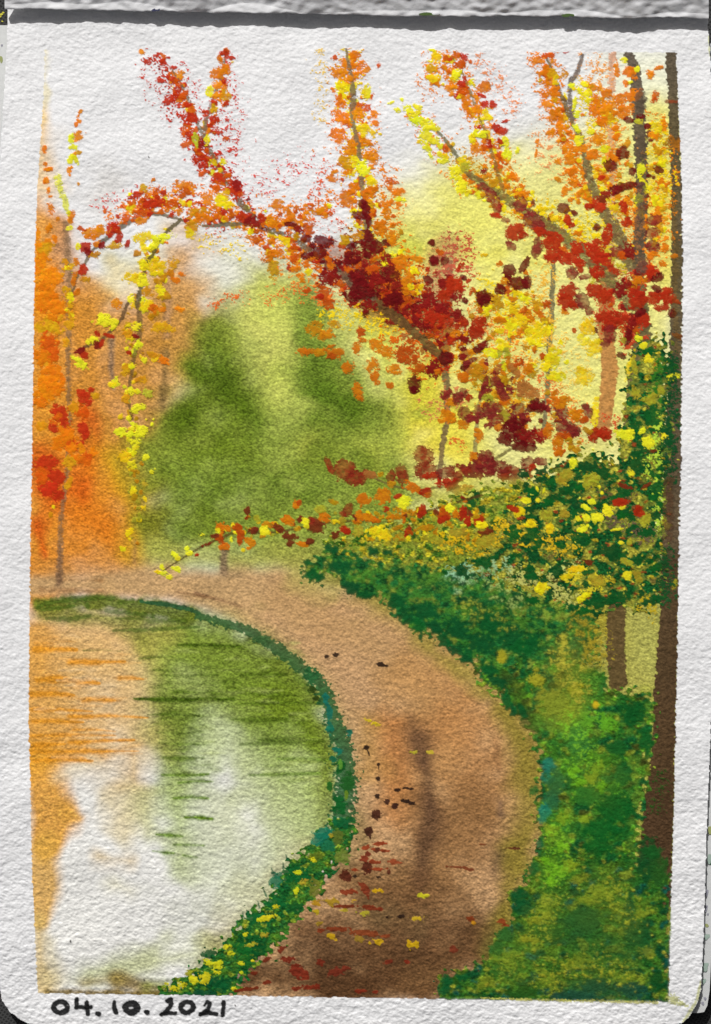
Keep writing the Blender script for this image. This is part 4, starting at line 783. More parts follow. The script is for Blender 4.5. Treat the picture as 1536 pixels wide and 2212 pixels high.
for x, y, rx, ry, c in ((1360, 1990, 14, 60, (20, 80, 38)), (1385, 2020, 26, 30, (26, 84, 38)), (1260, 1990, 40, 30, (30, 90, 40)), (1240, 2150, 60, 12, (8, 66, 56)), (1420, 2120, 16, 26, (14, 78, 30)), (1440, 2080, 8, 18, (10, 76, 60)), (1370, 2140, 30, 18, (10, 74, 62)),
                        (1285, 2130, 34, 16, (10, 72, 44)), (1120, 1935, 22, 16, (16, 84, 40)), (1130, 1962, 24, 18, (14, 84, 40)), (1090, 2020, 20, 14, (18, 88, 40)), (1075, 2050, 18, 16, (22, 88, 36)), (965, 2120, 14, 18, (14, 86, 40)), (960, 2140, 14, 12, (14, 86, 40)),
                        (1000, 2110, 16, 10, (16, 86, 40)), (1130, 2145, 40, 12, (26, 80, 24)), (1190, 2020, 30, 14, (30, 84, 30))):
    dab(x, y, rx, ry, 0, c, foF, dry=.3, h=.22, op=.92)
for pts, r, so, col, a_ in (([(1215, 1540), (1250, 1600), (1240, 1680)], [36, 40, 34], 24, (92, 146, 36), .5), ([(1210, 1780), (1200, 1860)], [30, 36], 22, (84, 146, 32), .5), ([(1290, 1650), (1300, 1700)], 30, 22, (104, 148, 36), .4),
                              ([(1330, 1740), (1310, 1800), (1290, 1830)], [44, 44, 40], 18, (16, 90, 32), .55), ([(1200, 1960), (1180, 2020), (1120, 2080)], [40, 40, 40], 26, (92, 126, 36), .4), ([(1300, 1930), (1340, 1990)], [40, 40], 26, (98, 126, 36), .4),
                              ([(1260, 2090), (1340, 2110)], [40, 40], 24, (84, 116, 34), .35), ([(1230, 2000), (1280, 2040), (1380, 2060)], 36, 24, (28, 86, 36), .45), ([(1250, 2140), (1380, 2140)], 16, 12, (12, 72, 52), .5), ([(1240, 1420), (1230, 1480), (1210, 1530)], [36, 34, 34], 22, (136, 140, 42), .45),
                              ([(1110, 1380), (1060, 1330)], 40, 20, (18, 84, 36), .4)):
    wash(pts, r, so, col, a_, sat=.3)
for pts, r, col, cv in (([(1230, 1560), (1270, 1640)], [40, 40], (118, 178, 40), .34), ([(1200, 1800), (1210, 1880)], [34, 40], (126, 180, 40), .34), ([(1190, 1950), (1170, 2010)], [40, 36], (146, 158, 44), .30), ([(1320, 1920), (1360, 1980)], [46, 40], (150, 158, 42), .28),
                        ([(1180, 2110), (1280, 2090), (1360, 2110)], [40, 36, 34], (158, 160, 42), .27), ([(1100, 2080), (1060, 2110)], [34, 30], (130, 144, 40), .3), ([(1220, 1420), (1250, 1500)], [40, 34], (178, 170, 56), .40), ([(1000, 1310), (1100, 1340), (1160, 1320)], [30, 34, 30], (150, 156, 50), .34)):
    sponge(pts, r, col, foF if pts[0][1] > 1900 else foL if pts[0][1] > 1350 else foH, cv, h=.15)
for pts, r, col, cv in (([(760, 1240), (900, 1300), (1040, 1390)], [26, 36, 40], (52, 118, 40), .36), ([(1040, 1250), (1160, 1350)], [34, 40], (66, 124, 40), .36), ([(1140, 1290), (1210, 1330)], [30, 30], (124, 152, 50), .42), ([(880, 1235), (960, 1262)], [24, 26], (76, 124, 42), .45), ([(1060, 1270), (1120, 1300)], [26, 26], (150, 170, 90), .36)):
    sponge(pts, r, col, foH, cv, h=.15)
# leaf-shaped touches along the edges
dabs(None, '')
for x, y, rx, ry, a_ in ((672, 1240, 18, 12, 20), (664, 1216, 6, 8, 0), (690, 1248, 10, 10, 40), (760, 1270, 22, 14, 10), (790, 1285, 20, 8, 0), (735, 1225, 26, 16, 10), (715, 1185, 18, 9, 20), (855, 1300, 22, 18, 20), (880, 1335, 20, 14, 30),
                        (905, 1352, 16, 16, 0), (908, 1372, 5, 10, 0), (940, 1355, 22, 14, 40), (960, 1385, 18, 16, 40), (985, 1405, 18, 10, 20), (1010, 1415, 16, 14, 0), (1005, 1425, 14, 8, 10), (840, 1195, 10, 6, 0), (805, 1190, 12, 9, 0), (1055, 1445, 20, 12, 20),
                        (1070, 1470, 22, 12, 25), (1095, 1512, 12, 20, -25), (1108, 1535, 7, 14, -10), (1128, 1535, 8, 18, -20), (1040, 1390, 30, 20, 20), (1100, 1380, 26, 22, 0), (1130, 1395, 26, 16, 0), (1150, 1385, 14, 14, 0), (1060, 1350, 24, 20, 0), (920, 1320, 30, 18, 30),
                        (990, 1360, 30, 22, 20)):
    dab(x, y, rx, ry, a_, (14, 82 + RND.randint(-6, 10), 38), foH, dry=.12, h=.3, irr=.25)
for x, y, rx, ry, a_ in ((998, 1232, 16, 18, 0), (963, 1237, 6, 6, 0), (977, 1250, 3, 3, 0), (1045, 1215, 18, 16, 0), (1065, 1205, 14, 6, -20), (1110, 1152, 18, 20, 30), (1150, 1155, 20, 18, 0), (1165, 1175, 14, 12, 0), (1145, 1240, 14, 20, 0), (1205, 1235, 16, 16, 0), (1255, 1165, 20, 20, 0),
                        (1060, 1145, 8, 14, -30), (1115, 1200, 18, 6, -10), (1320, 1190, 30, 14, 0), (1330, 1205, 20, 12, 0), (1400, 1150, 22, 10, 0), (1300, 1300, 40, 14, 0), (1260, 1320, 18, 9, 0), (1340, 1290, 30, 12, 0), (1235, 1310, 16, 8, 10), (1290, 1325, 14, 6, 0), (1405, 1300, 20, 9, 0),
                        (1425, 1290, 16, 10, 0), (1380, 1210, 26, 12, 0), (1290, 1140, 6, 9, 0), (1395, 960, 18, 24, 0), (1410, 900, 16, 30, 0), (1370, 930, 18, 20, 0), (1375, 1000, 16, 26, 0), (1440, 940, 14, 30, 0), (1450, 800, 14, 24, 0), (1400, 760, 16, 14, 0), (1270, 1010, 26, 14, 0), (1230, 1010, 16, 12, 0),
                        (1300, 1020, 22, 14, 0), (1190, 1040, 18, 10, 0), (1150, 1060, 16, 12, 0), (1350, 1060, 18, 18, 0), (1140, 1100, 20, 10, 0), (1180, 1090, 14, 8, 0), (1230, 1060, 24, 12, 0), (1420, 1050, 14, 20, 0), (1040, 1100, 9, 12, 0), (1020, 1085, 12, 12, 0), (1030, 1070, 8, 6, 0), (1255, 1100, 20, 12, 0),
                        (1305, 1090, 18, 10, 0), (1350, 1110, 22, 12, 0)):
    dab(x, y, rx, ry, a_, (16, 80 + RND.randint(-6, 8), 32), foB, dry=.3, h=.3, irr=.25)
for _ in range(60):
    x, y = RND.uniform(1130, 1430), RND.uniform(1010, 1300)
    dab(x, y, RND.uniform(8, 20), RND.uniform(6, 12), RND.uniform(-40, 40), (16, 78 + RND.randint(-8, 14), 32), foB, dry=.5, h=.25, irr=.25)
dabs(bush, '1350,940,22,12,L;1362,935,10,10,L;1388,930,9,9,L;1435,943,9,8,L;1400,955,14,16,L;1400,775,12,10,L;1378,731,10,9,L;1390,746,10,9,L;1455,812,14,9,L;1370,790,6,20,M;1375,850,12,16,M;1405,862,16,12,M;1428,845,8,10,M;1238,1000,9,14,L;1215,1035,16,14,M;1225,1025,14,12,M;1275,1040,20,18,M;1285,1030,14,9,M;1363,1023,8,8,L;1135,1083,12,9,L;1162,1081,6,5,L;1265,1095,12,6,L;1278,1084,9,6,L;1313,1102,14,14,L;1290,1118,14,12,L;1265,1118,14,8,L;1257,1142,11,9,L;1250,1120,8,6,L;1270,1135,5,4,L;1120,1105,14,12,Y;1180,1112,16,14,M;1145,1130,16,9,Y;1188,1142,10,12,Y;1220,1110,14,10,M;1395,1125,12,16,M,10;1438,1130,8,18,M,-20;1340,1172,7,5,L;1365,1150,3,2,L;1360,1170,6,9,M;1355,1215,16,8,M;1356,1243,11,10,L;1378,1245,9,18,M;1245,1230,20,8,Y,-10;1225,1245,18,6,Y,-15;1293,1260,14,11,L;1170,1270,16,14,Y;1260,1290,18,8,Y;1290,1255,24,14,M;1458,1262,7,12,M;1345,1095,8,5,L,0;1300,1065,4,4,L;1295,1052,4,4,L;1175,1060,3,8,L;1160,1055,3,6,L;1335,1143,16,3,L,-10', name='blossoms', h=.6, dry=.3, sc_=1.0)
dabs(bush, '1340,1085,20,9,R;1380,1105,12,14,R;1350,1050,16,6,B;1035,1125,12,16,R;1050,1150,18,14,B;1110,1100,14,7,R;1410,975,10,5,B;1395,1050,14,5,B;1270,1215,12,6,B', h=.2, dry=.5)
wash([(1470, 310)], 12, 6, (170, 104, 24), .9, pid=btrunk)
stroke([(1446, 308), (1468, 312)], 14, (160, 100, 26), btrunk, dry=.5, op=.9)
stroke([(1440, 219), (1462, 220)], 4, (140, 60, 26), btrunk, op=.8, dry=.3)
stroke([(1454, 722), (1474, 728)], [4, 9], (130, 66, 24), btrunk, op=.8, dry=.3)
stroke([(1456, 420), (1462, 760)], 10, (110, 84, 28), btrunk, op=.35, dry=.6)
sponge([(1455, 780), (1450, 960), (1448, 1040)], [20, 22, 18], (16, 70, 34), btrunk, .75)
sponge([(1440, 1200), (1440, 1290)], [26, 26], (24, 74, 34), btrunk, .7)
sponge([(1430, 1680), (1420, 1740)], [30, 30], (40, 72, 24), btrunk, .35)
stroke([(1446, 1040), (1442, 1160)], 12, (84, 60, 40), btrunk, dry=.4, op=.8)

# the wet greens run into each other a little
soft = blur(np.isin(IDM, (foL, foF, foH)).astype(np.float32), 3)[..., None] * .65
COL += (np.stack([blur(COL[..., k], 2.0) for k in range(3)], -1) - COL) * np.clip(soft, 0, 1)
# ---- low leafy branch over the far path
low = thing('low_branch', 'long low branch of small orange, red and yellow leaves above the path', 'branch', base=(1000, 1090))
lstem = part(low, 'stem', 'gouache', 'thin dark stem')
stroke([(340, 1240), (385, 1212), (440, 1178), (500, 1152), (600, 1150), (700, 1130), (800, 1122), (900, 1110), (1040, 1070)], [1.5, 2, 3, 3, 3, 3, 3, 3, 3], (84, 62, 28), lstem, op=.85, dry=.2)
cloud(low, [(500, 1150), (600, 1140), (700, 1125), (800, 1120), (900, 1110), (1040, 1110)], 20, 120, {'O': 3, 'B': 3, 'M': 3, 'q': 3, 'R': 1, 'Y': 1}, (4, 10), (.2, .8))
cloud(low, [(760, 1155), (900, 1160), (1060, 1160)], 18, 60, {'M': 4, 'Y': 2, 'q': 3, 'g': 2}, (5, 11), (.5, .9))
cloud(low, [(470, 1150), (520, 1140)], 12, 20, {'Y': 2, 'O': 2, 'B': 2}, (4, 8))
dabs(low, '533,1103,7,9,B;512,1142,12,8,o;540,1170,15,9,O;520,1160,8,16,o;515,1140,9,9,o;536,1184,6,4,O;525,1188,5,5,Y;580,1133,12,8,q;600,1140,16,8,B;622,1125,14,10,O;640,1090,8,9,O;646,1086,6,8,o;548,1146,8,9,B;572,1145,10,10,L;555,1120,8,8,M;625,1158,20,8,B,10;627,1172,7,9,B;655,1176,13,6,O,10;670,1170,8,7,B;680,1135,20,16,B;672,1125,8,8,P;700,1118,14,10,O;660,1130,8,12,L,-20;745,1145,12,9,R;748,1150,8,6,R;725,1156,10,8,B;752,1102,10,16,P,20;740,1110,8,6,P;785,1078,15,12,O;780,1092,3,6,O;776,1112,8,12,O;795,1118,18,8,O,15;812,1124,9,6,O;828,1071,19,16,O;845,1117,10,5,O;858,1119,8,4,O,15;872,1080,17,10,L;872,1092,12,8,L;860,1072,10,6,R;912,1102,9,14,R;908,1112,8,8,R;960,1115,15,14,o;957,1122,14,8,R;1000,1108,9,16,R;1010,1125,8,12,R;972,1098,10,9,L;880,1148,6,14,R;885,1150,9,4,o;815,1148,18,12,Y;830,1158,14,10,Y;775,1145,10,14,M;860,1140,14,5,q;920,1140,18,8,q;990,1150,20,10,M;1050,1170,24,12,M;940,1165,20,9,M;1000,1075,6,4,P;720,1085,10,6,q;690,1100,14,8,M;1040,1135,14,8,Y', dry=.15)
dabs(low, '352,1238,14,7,L,20;366,1246,8,6,L;350,1228,6,9,L;382,1229,14,7,L,10;376,1200,10,8,L;384,1206,6,6,L;405,1186,8,8,L;410,1195,9,6,L;425,1199,5,4,R;436,1156,8,5,L;478,1138,12,10,O;492,1142,8,7,O;473,1160,10,9,o;484,1180,13,9,O;478,1170,10,8,o;465,1158,12,5,B;448,1176,14,4,B,-20;470,1146,6,5,Y;500,1165,5,6,L;340,1234,8,4,Y')

# ---- orange tree: leaves on top of its wash
cloud(orange, [(92, 500), (95, 640)], 22, 26, {'O': 5, 'q': 3, 'Y': 1}, (9, 20), (.2, .7), h=.3, tone=1.05)
cloud(orange, [(110, 680), (105, 860)], 24, 34, {'O': 6, 'o': 2, 'q': 2}, (9, 20), (.2, .7), h=.3, tone=1.05)
cloud(orange, [(140, 560), (150, 700)], 12, 22, {'q': 5, 'Y': 1}, (6, 12), (.4, .9), h=.3, tone=1.05)
cloud(orange, [(120, 880), (150, 950), (190, 1000)], 26, 26, {'R': 4, 'o': 4, 'O': 2}, (7, 15), (.3, .8), h=.3, tone=1.05)
dabs(orange, '110,600,26,22,O;100,640,22,36,O;120,660,20,24,O;112,706,18,12,q;105,755,22,34,o;90,770,16,20,O;112,800,22,18,O;105,840,28,26,O,-20;95,850,20,24,O;115,830,20,14,O,-30;88,870,14,16,O;135,820,7,18,O;130,890,20,9,o;130,895,16,24,R;125,900,9,8,o;115,925,12,9,R;185,860,16,14,R;178,850,14,9,R;196,842,9,6,R;190,870,9,8,R;205,855,10,7,q;178,925,12,14,R;185,940,9,12,R;168,890,10,12,o;140,945,22,12,O,-25;125,960,18,14,O;148,935,14,12,O;155,970,14,12,O;160,990,16,9,O;100,1000,28,16,R,-10;120,1030,22,16,R,15;105,1055,26,18,R;125,1070,14,14,R;90,1030,14,20,o;142,740,8,12,q;150,700,12,12,q;150,1000,14,14,q;148,1045,8,14,q;110,1112,5,6,q;115,1095,4,4,Y;160,880,14,12,q;90,920,12,12,q;180,890,12,18,o', h=.5, dry=.3, tone=1.05)
top = thing('sapling', 'slim upright shoot of amber and lemon leaves on the white sky at far left', 'sapling', base=(148, 500))
dabs(top, '174,241,6,4,O,-20;168,252,4,6,O;171,262,6,5,O;165,270,5,8,O,15;167,258,4,4,O;169,293,13,10,O,-30;163,303,6,7,O;153,300,8,12,L;158,318,12,8,L;168,330,9,5,q,-20;160,336,6,10,O,20;152,345,7,14,L;164,345,5,14,L;150,368,6,13,O,-8;154,362,5,5,O', h=.5)
dabs(top, '96,323,6,11,O,10;98,355,6,6,O;106,366,9,5,O,-30;102,366,8,6,O;100,390,7,9,O,20;96,394,4,6,O;104,410,5,7,O;110,424,6,3,O;110,452,8,13,O,-8;125,473,5,5,O;104,495,9,8,O;108,487,5,7,O;152,465,10,12,O;150,476,8,6,O;148,492,8,7,L;168,397,5,4,q', h=.5)
stroke([(124, 384), (131, 410), (140, 435), (147, 462)], [9, 8, 8, 6], (214, 214, 44), leaves(top, 'L'), op=.85, h=.3, dry=.3)

# ---- flowering fringe on the near bank
fringe = thing('flowering_bush', 'low green fringe dotted with yellow flowers between pond and bottom of the path', 'bush', base=(520, 2150))
foR = part(fringe, 'foliage', 'gouache')
mottle(foR, [(735, 1770), (768, 1776), (758, 1840), (720, 1880), (690, 1930), (640, 1985), (600, 2040), (570, 2070), (530, 2110), (505, 2165), (320, 2165), (345, 2136), (400, 2110), (440, 2080), (480, 2040), (510, 2000), (540, 1970), (580, 1940), (600, 1900), (630, 1860), (670, 1830), (700, 1800)],
       [((24, 92, 38), 1, 0, 0), ((70, 118, 34), .35, 18, 14), ((14, 80, 40), .3, 16, 12), ((120, 140, 40), .16, 14, 12)], 46, 8)
for x, y, rx, ry, c in ((700, 1800, 24, 14, (22, 116, 88)), (690, 1815, 22, 14, (24, 116, 90)), (710, 1825, 18, 14, (30, 110, 70)), (740, 1778, 16, 14, (18, 100, 50)), (596, 1905, 14, 14, (36, 120, 84)), (600, 1890, 12, 8, (34, 110, 76)), (680, 1850, 18, 10, (96, 120, 34)),
                        (730, 1810, 16, 16, (96, 112, 40)), (680, 1920, 12, 26, (110, 118, 40)), (740, 1850, 16, 16, (110, 130, 50)), (640, 1890, 30, 20, (16, 96, 44)), (600, 1950, 26, 16, (16, 96, 44)), (560, 1985, 30, 14, (16, 92, 40)), (530, 2050, 24, 16, (20, 96, 36)), (560, 2050, 18, 14, (10, 84, 36)),
                        (460, 2120, 26, 12, (14, 84, 44)), (450, 2060, 16, 10, (14, 82, 40)), (480, 2130, 20, 16, (14, 88, 44)), (530, 2080, 20, 16, (30, 104, 36)), (440, 2145, 30, 8, (10, 74, 44)), (640, 1960, 16, 14, (22, 84, 36))):
    dab(x, y, rx, ry, 0, c, foR, dry=.3, h=.3, op=.92)
dabs(fringe, '716,1806,9,6,M;676,1858,10,7,L;643,1885,11,8,L;640,1925,8,12,L,30;595,1958,10,6,L;580,1982,22,8,L,-15;560,1988,10,6,L;530,2018,8,6,L;500,2060,14,7,L;540,2040,16,8,M;470,2085,20,12,L,-10;455,2080,18,10,L;440,2112,18,16,L;420,2115,14,12,L;395,2128,16,9,L;375,2135,14,8,L;410,2100,14,8,M;470,2100,10,8,L;520,2080,10,6,L;520,2102,6,5,L;545,2075,8,4,L;655,1905,12,8,M;530,2000,7,6,M;360,2125,6,4,L;505,2135,8,6,L;570,2020,12,8,M;490,2045,10,8,L', name='flowers', h=.5, dry=.75, sc_=.95, tone=.82)
for x, y in ((590, 1885), (612, 1876), (622, 1858), (560, 1960), (535, 1975), (525, 1980), (512, 2000), (575, 1935)):
    stroke([(x, y), (x + RND.uniform(-6, 2), y - RND.uniform(8, 14))], [2.5, 1], (30, 92, 60), foR, op=.8)

# ------------------------------------------------------------------ things lying on the path
PLACE = []
def loose(name, cat, group, label, shapes, mat='gouache'):
    i = thing(name, label, cat, mat, group=group, base=(shapes[0][0], shapes[0][1]))
    for s_ in shapes: dab(s_[0], s_[1], s_[2], s_[3], s_[4], s_[5], i, h=.25, fill=.2, irr=.11 if name == 'pebble' else .2, jit=.03)
    return i
K = C['K']
ST = 'dark pebbles on the path'
loose('pebble', 'pebble', ST, 'left one of the pair of tiny dark pebbles high on the path', [(707, 1418, 6, 4, -20, K)])
loose('pebble', 'pebble', ST, 'right one of the pair of tiny dark pebbles high on the path', [(725, 1414, 8, 5, 0, K)])
loose('pebble', 'pebble', ST, 'lone flat dark pebble right of the high pair of pebbles', [(822, 1435, 11, 5, 10, K), (835, 1438, 4, 3, 0, K)])
loose('pebble', 'pebble', ST, 'topmost dark pebble of the pebble line, with a thin drip', [(791, 1615, 6, 6, 20, K), (796, 1626, 1.6, 7, -20, K)])
loose('pebble', 'pebble', ST, 'smallest dark pebble of the line beside the pond bank', [(817, 1651, 4, 4, 0, K), (818, 1658, 1.3, 5, 0, K)])
loose('pebble', 'pebble', ST, 'round dark pebble third from the top of the pebble line', [(816, 1682, 6, 5, 0, K)])
loose('pebble', 'pebble', ST, 'round dark pebble left of two dark dashes on the path', [(815, 1719, 6, 6, 0, K)])
loose('pebble', 'pebble', ST, 'oval dark brown pebble just below the twin dashes, left one', [(836, 1732, 7, 7, 50, (60, 34, 26))])
loose('pebble', 'pebble', ST, 'round dark brown pebble touching the lower dark dash', [(853, 1741, 7, 7, 0, (62, 34, 26))])
loose('pebble', 'pebble', ST, 'large brown pebble at the bend of the pebble line', [(813, 1759, 10, 11, 0, (72, 36, 24))])
loose('pebble', 'pebble', ST, 'large dark brown pebble with a drip, above the red brown leaves', [(797, 1796, 10, 10, 0, (66, 34, 24)), (800, 1808, 2.5, 6, 0, (66, 34, 24))])
loose('pebble', 'pebble', ST, 'large brown pebble in the middle of the red brown leaves', [(793, 1875, 12, 13, 0, (84, 38, 24))])
loose('pebble', 'pebble', ST, 'largest brown pebble left of the red brown leaves', [(747, 1892, 13, 13, -30, (88, 40, 24))])
loose('pebble', 'pebble', ST, 'tiny black pebble touching the largest brown pebble', [(766, 1893, 6, 4, 0, K)])
loose('pebble', 'pebble', ST, 'tiny black pebble under the red brown leaves', [(818, 1895, 5, 3, 0, K)])
loose('pebble', 'pebble', ST, 'small black oval pebble low in the middle of the path', [(866, 1979, 9, 4, -5, K)])
loose('pebble', 'pebble', ST, 'black dot of a pebble left of the low black oval', [(836, 1981, 4, 3, 0, K)])
loose('pebble', 'pebble', ST, 'small reddish pebble inside the upper leaf crossing', [(814, 1836, 7, 6, 0, (92, 40, 24))])
loose('twig', 'twig', 'dark dashes on the path', 'upper dark wavy dash on the path', [(860, 1706, 8, 4, -5, K), (872, 1703, 6, 2, 0, K), (885, 1704, 10, 3, 8, K)])
loose('twig', 'twig', 'dark dashes on the path', 'lower dark slanted dash on the path', [(876, 1731, 12, 4, 5, K), (888, 1734, 8, 4, 20, K)])
RB = (148, 62, 32); FL = 'fallen leaves on the path'
def leaf(label, *sh): loose('fallen_leaf', 'leaf', FL, label, sh)
leaf('red brown leaf topmost of the leaf crossing, curved to the right', (818, 1823, 12, 5, -10, RB), (830, 1822, 8, 2.5, 0, RB))
leaf('red brown leaf pointing left at the top of the leaf crossing', (790, 1832, 9, 5, -15, RB))
leaf('red brown leaf trailing right under the reddish pebble', (832, 1838, 12, 3, 8, RB), (806, 1834, 6, 3, 0, RB))
leaf('dark red leaf dropping down to the left in the leaf crossing', (795, 1844, 7, 6, 40, (116, 46, 28)))
leaf('long red brown leaf with tail, below the dropping leaf', (788, 1855, 12, 6, 20, (136, 54, 32)), (806, 1861, 14, 4, 8, RB))
leaf('faint red leaf right of the leaf crossing', (850, 1862, 11, 6, 0, (166, 82, 46)), (862, 1863, 8, 2.5, 5, (166, 82, 46)))
leaf('red brown leaf bent down at its right end', (820, 1877, 18, 4, 0, RB), (840, 1883, 4, 5, 10, (90, 44, 28)))
leaf('thin red brown leaf between the two biggest pebbles', (766, 1879, 10, 3, 5, RB))
leaf('pointed red brown leaf standing upright below the pebbles', (787, 1920, 9, 15, -25, (132, 56, 32)))
leaf('red brown leaf humped like a hill, low on the left', (752, 1927, 17, 6, -10, (136, 58, 30)), (768, 1926, 8, 4, 15, (136, 58, 30)))
leaf('long flat dark red leaf at the left of the low pair', (745, 1958, 22, 4, 0, (124, 50, 26)))
leaf('fat dark red leaf at the right of the low pair', (800, 1960, 18, 6, 8, (124, 50, 26)), (820, 1964, 8, 4, 20, (124, 50, 26)))
leaf('very long red brown streaked leaf crossing the lower path', (692, 2010, 10, 5, -5, (126, 56, 28)), (730, 2007, 34, 5, 2, (126, 56, 28)), (790, 2016, 40, 7, 6, (136, 66, 34)), (830, 2022, 14, 4, 0, (136, 66, 34)))
leaf('long thin brown leaf on the right half of the path', (985, 1873, 24, 3, 4, (120, 62, 34)), (1010, 1877, 12, 4, 12, (120, 62, 34)))
leaf('short dark dash of a leaf near the right hedge', (1108, 1833, 13, 3, 2, (96, 52, 30)))
leaf('tiny dark dash of a leaf left of the short dash', (1042, 1824, 7, 2, 0, (120, 66, 36)))
leaf('red brown leaf tucked under the dark front bush', (1084, 1992, 10, 7, 10, (140, 64, 30)), (1092, 1998, 8, 3, 20, (140, 64, 30)))
leaf('rusty leaf left of the front bush, partly yellow', (1018, 1985, 10, 6, 15, (128, 56, 24)), (1023, 1994, 5, 4, 0, (196, 140, 30)))
leaf('dull red leaf above the tip of the front bush', (980, 2052, 9, 8, 30, (120, 54, 32)))
leaf('small dull red leaf low in the middle of the path', (838, 2078, 9, 4, -5, (122, 48, 28)))
leaf('small red leaf right of the low dull red leaf', (880, 2078, 6, 4, 10, (130, 46, 26)))
leaf('red leaf near the yellow fringe, highest of the bottom left leaves', (608, 2051, 8, 7, -30, (126, 50, 28)))
leaf('narrow red leaf slanting toward the fringe', (576, 2073, 12, 5, -30, (112, 44, 24)))
leaf('curved red leaf arching above the biggest bottom leaf', (624, 2073, 18, 6, 10, (122, 44, 26)))
leaf('biggest bottom leaf, dark red and drooping', (645, 2098, 18, 14, 20, (124, 44, 26)), (660, 2110, 8, 9, 0, (124, 44, 26)))
leaf('small red leaf right of the curved bottom leaf', (693, 2080, 10, 6, 20, (118, 44, 26)))
leaf('broad faded red leaf at the bottom of the path', (725, 2100, 18, 9, -15, (116, 46, 28)), (745, 2092, 10, 5, -10, (116, 46, 28)))
leaf('red leaf touching the bottom edge of the painting', (672, 2132, 20, 6, -5, (124, 44, 24)), (640, 2136, 10, 5, 0, (124, 44, 24)))
leaf('tiny red leaf beside the bottom of the fringe', (548, 2102, 8, 5, -10, (120, 46, 24)))
leaf('row of red leaf scraps along the bottom left edge', (540, 2136, 24, 4, -6, (116, 44, 22)), (575, 2122, 8, 4, -10, (124, 48, 26)), (518, 2140, 12, 3, 0, (116, 44, 22)))
leaf('red leaf scrap at the bottom edge below the path middle', (775, 2140, 10, 5, 10, (126, 44, 24)), (786, 2141, 9, 4, 0, (126, 44, 24)))
leaf('last small red leaf on the bottom edge toward the right', (812, 2143, 7, 4, 0, (126, 46, 26)))
YL = (212, 184, 30)
def yleaf(label, *sh):
    i = thing('fallen_leaf', label, 'leaf', 'gouache', group='yellow fallen leaves on the path', base=(sh[0][0], sh[0][1]))
    for s_ in sh: dab(s_[0], s_[1], s_[2], s_[3], s_[4], s_[5] if len(s_) > 5 else YL, i, dry=.35, h=.3, irr=.35, jit=.04)
yleaf('bright yellow crooked leaf alone in the upper half of the path', (798, 1556, 8, 5, 20), (810, 1563, 10, 4, 5))
yleaf('faint yellow leaf left on the dark rut', (893, 1624, 9, 4, 0, (190, 172, 50)))
yleaf('faint yellow leaf right on the dark rut', (930, 1625, 11, 4, 0, (190, 172, 50)))
yleaf('yellow leaf right of the upright pointed leaf', (815, 1923, 10, 5, 0, (206, 164, 20)))
yleaf('bright lemon leaf lying in the lower rut', (913, 1935, 12, 5, 5, (208, 198, 40)), (925, 1933, 6, 3, 0, (208, 198, 40)))
yleaf('amber leaf at the upper left of the low leaf group', (685, 1951, 10, 7, 0, (176, 134, 30)))
yleaf('wide amber leaf above the long flat leaf', (715, 1948, 14, 8, 0, (172, 136, 36)))
yleaf('small amber leaf above the gap of the low pair', (764, 1945, 9, 4, 0, (186, 146, 30)))
yleaf('olive yellow leaf under the fat dark red leaf', (788, 1972, 12, 5, 0, (172, 160, 44)))
yleaf('yellow leaf at the edge of the fringe', (685, 1969, 7, 5, 0, (190, 166, 30)))
yleaf('thin yellow leaf under the long flat leaf', (740, 1967, 9, 4, 0, (176, 152, 40)))
yleaf('wide yellow leaf right of the low black oval', (900, 1984, 17, 5, 0, (190, 158, 36)))
yleaf('golden leaf under the left of the streaked leaf', (716, 2024, 12, 7, 0, (204, 160, 26)))
yleaf('golden leaf under the right of the streaked leaf', (814, 2034, 13, 6, 0, (206, 164, 24)))
yleaf('faded yellow leaf between the two golden leaves', (775, 2028, 9, 6, 0, (156, 124, 44)))
yleaf('bright golden star shaped leaf right of the streaked leaf', (890, 2042, 12, 8, -20, (208, 166, 22)), (884, 2034, 4, 6, 0, (208, 166, 22)))
yleaf('faint yellow leaf above the left end of the streaked leaf', (690, 1994, 8, 4, 0, (166, 136, 40)))

# ---- date, in black marker
INK = (12, 12, 14)
def pen(pts, r, **kw): stroke(pts, [q_ * 1.13 for q_ in r] if isinstance(r, list) else r * 1.13, INK, dg, clip=False, op=.98, edge=.10, h=.03, sat=.05, cvar=.15)
def ring(cx, cy, rx, ry, r):
    pen([(cx + rx * math.cos(t), cy + ry * math.sin(t)) for t in np.linspace(0, 2 * math.pi, 15)], r)
def digit(n):
    global dg; dg = part(date, n, 'ink')
digit('digit'); ring(131, 2176, 15, 12, 5.2)
digit('digit'); pen([(166, 2158), (165, 2176), (196, 2176)], 4.3); pen([(187, 2166), (189, 2180), (190, 2191)], [5, 5, 4])
digit('dot'); pen([(211, 2189), (213, 2191)], 5)
digit('digit'); pen([(247, 2164), (247, 2178), (252, 2188)], [4, 5, 4.6])
digit('digit'); ring(284, 2177, 12.5, 9.5, 6.6)
digit('dot'); pen([(316, 2186), (318, 2188)], 5)
digit('digit'); pen([(362, 2162), (368, 2158), (371, 2168), (362, 2182), (349, 2192)], [5, 4.5, 4.5, 4.5, 4.5]); pen([(349, 2191), (366, 2188), (379, 2189)], 4)
digit('digit'); ring(404, 2176, 13.5, 11.5, 5.2)
digit('digit'); pen([(442, 2172), (448, 2163), (453, 2168), (450, 2180), (433, 2192)], [2.5, 3.4, 4.4, 4.4, 4.2]); pen([(433, 2191), (450, 2187), (468, 2191)], [4, 4.6, 4])
digit('digit'); pen([(483, 2165), (481, 2193)], [4.6, 4.4])

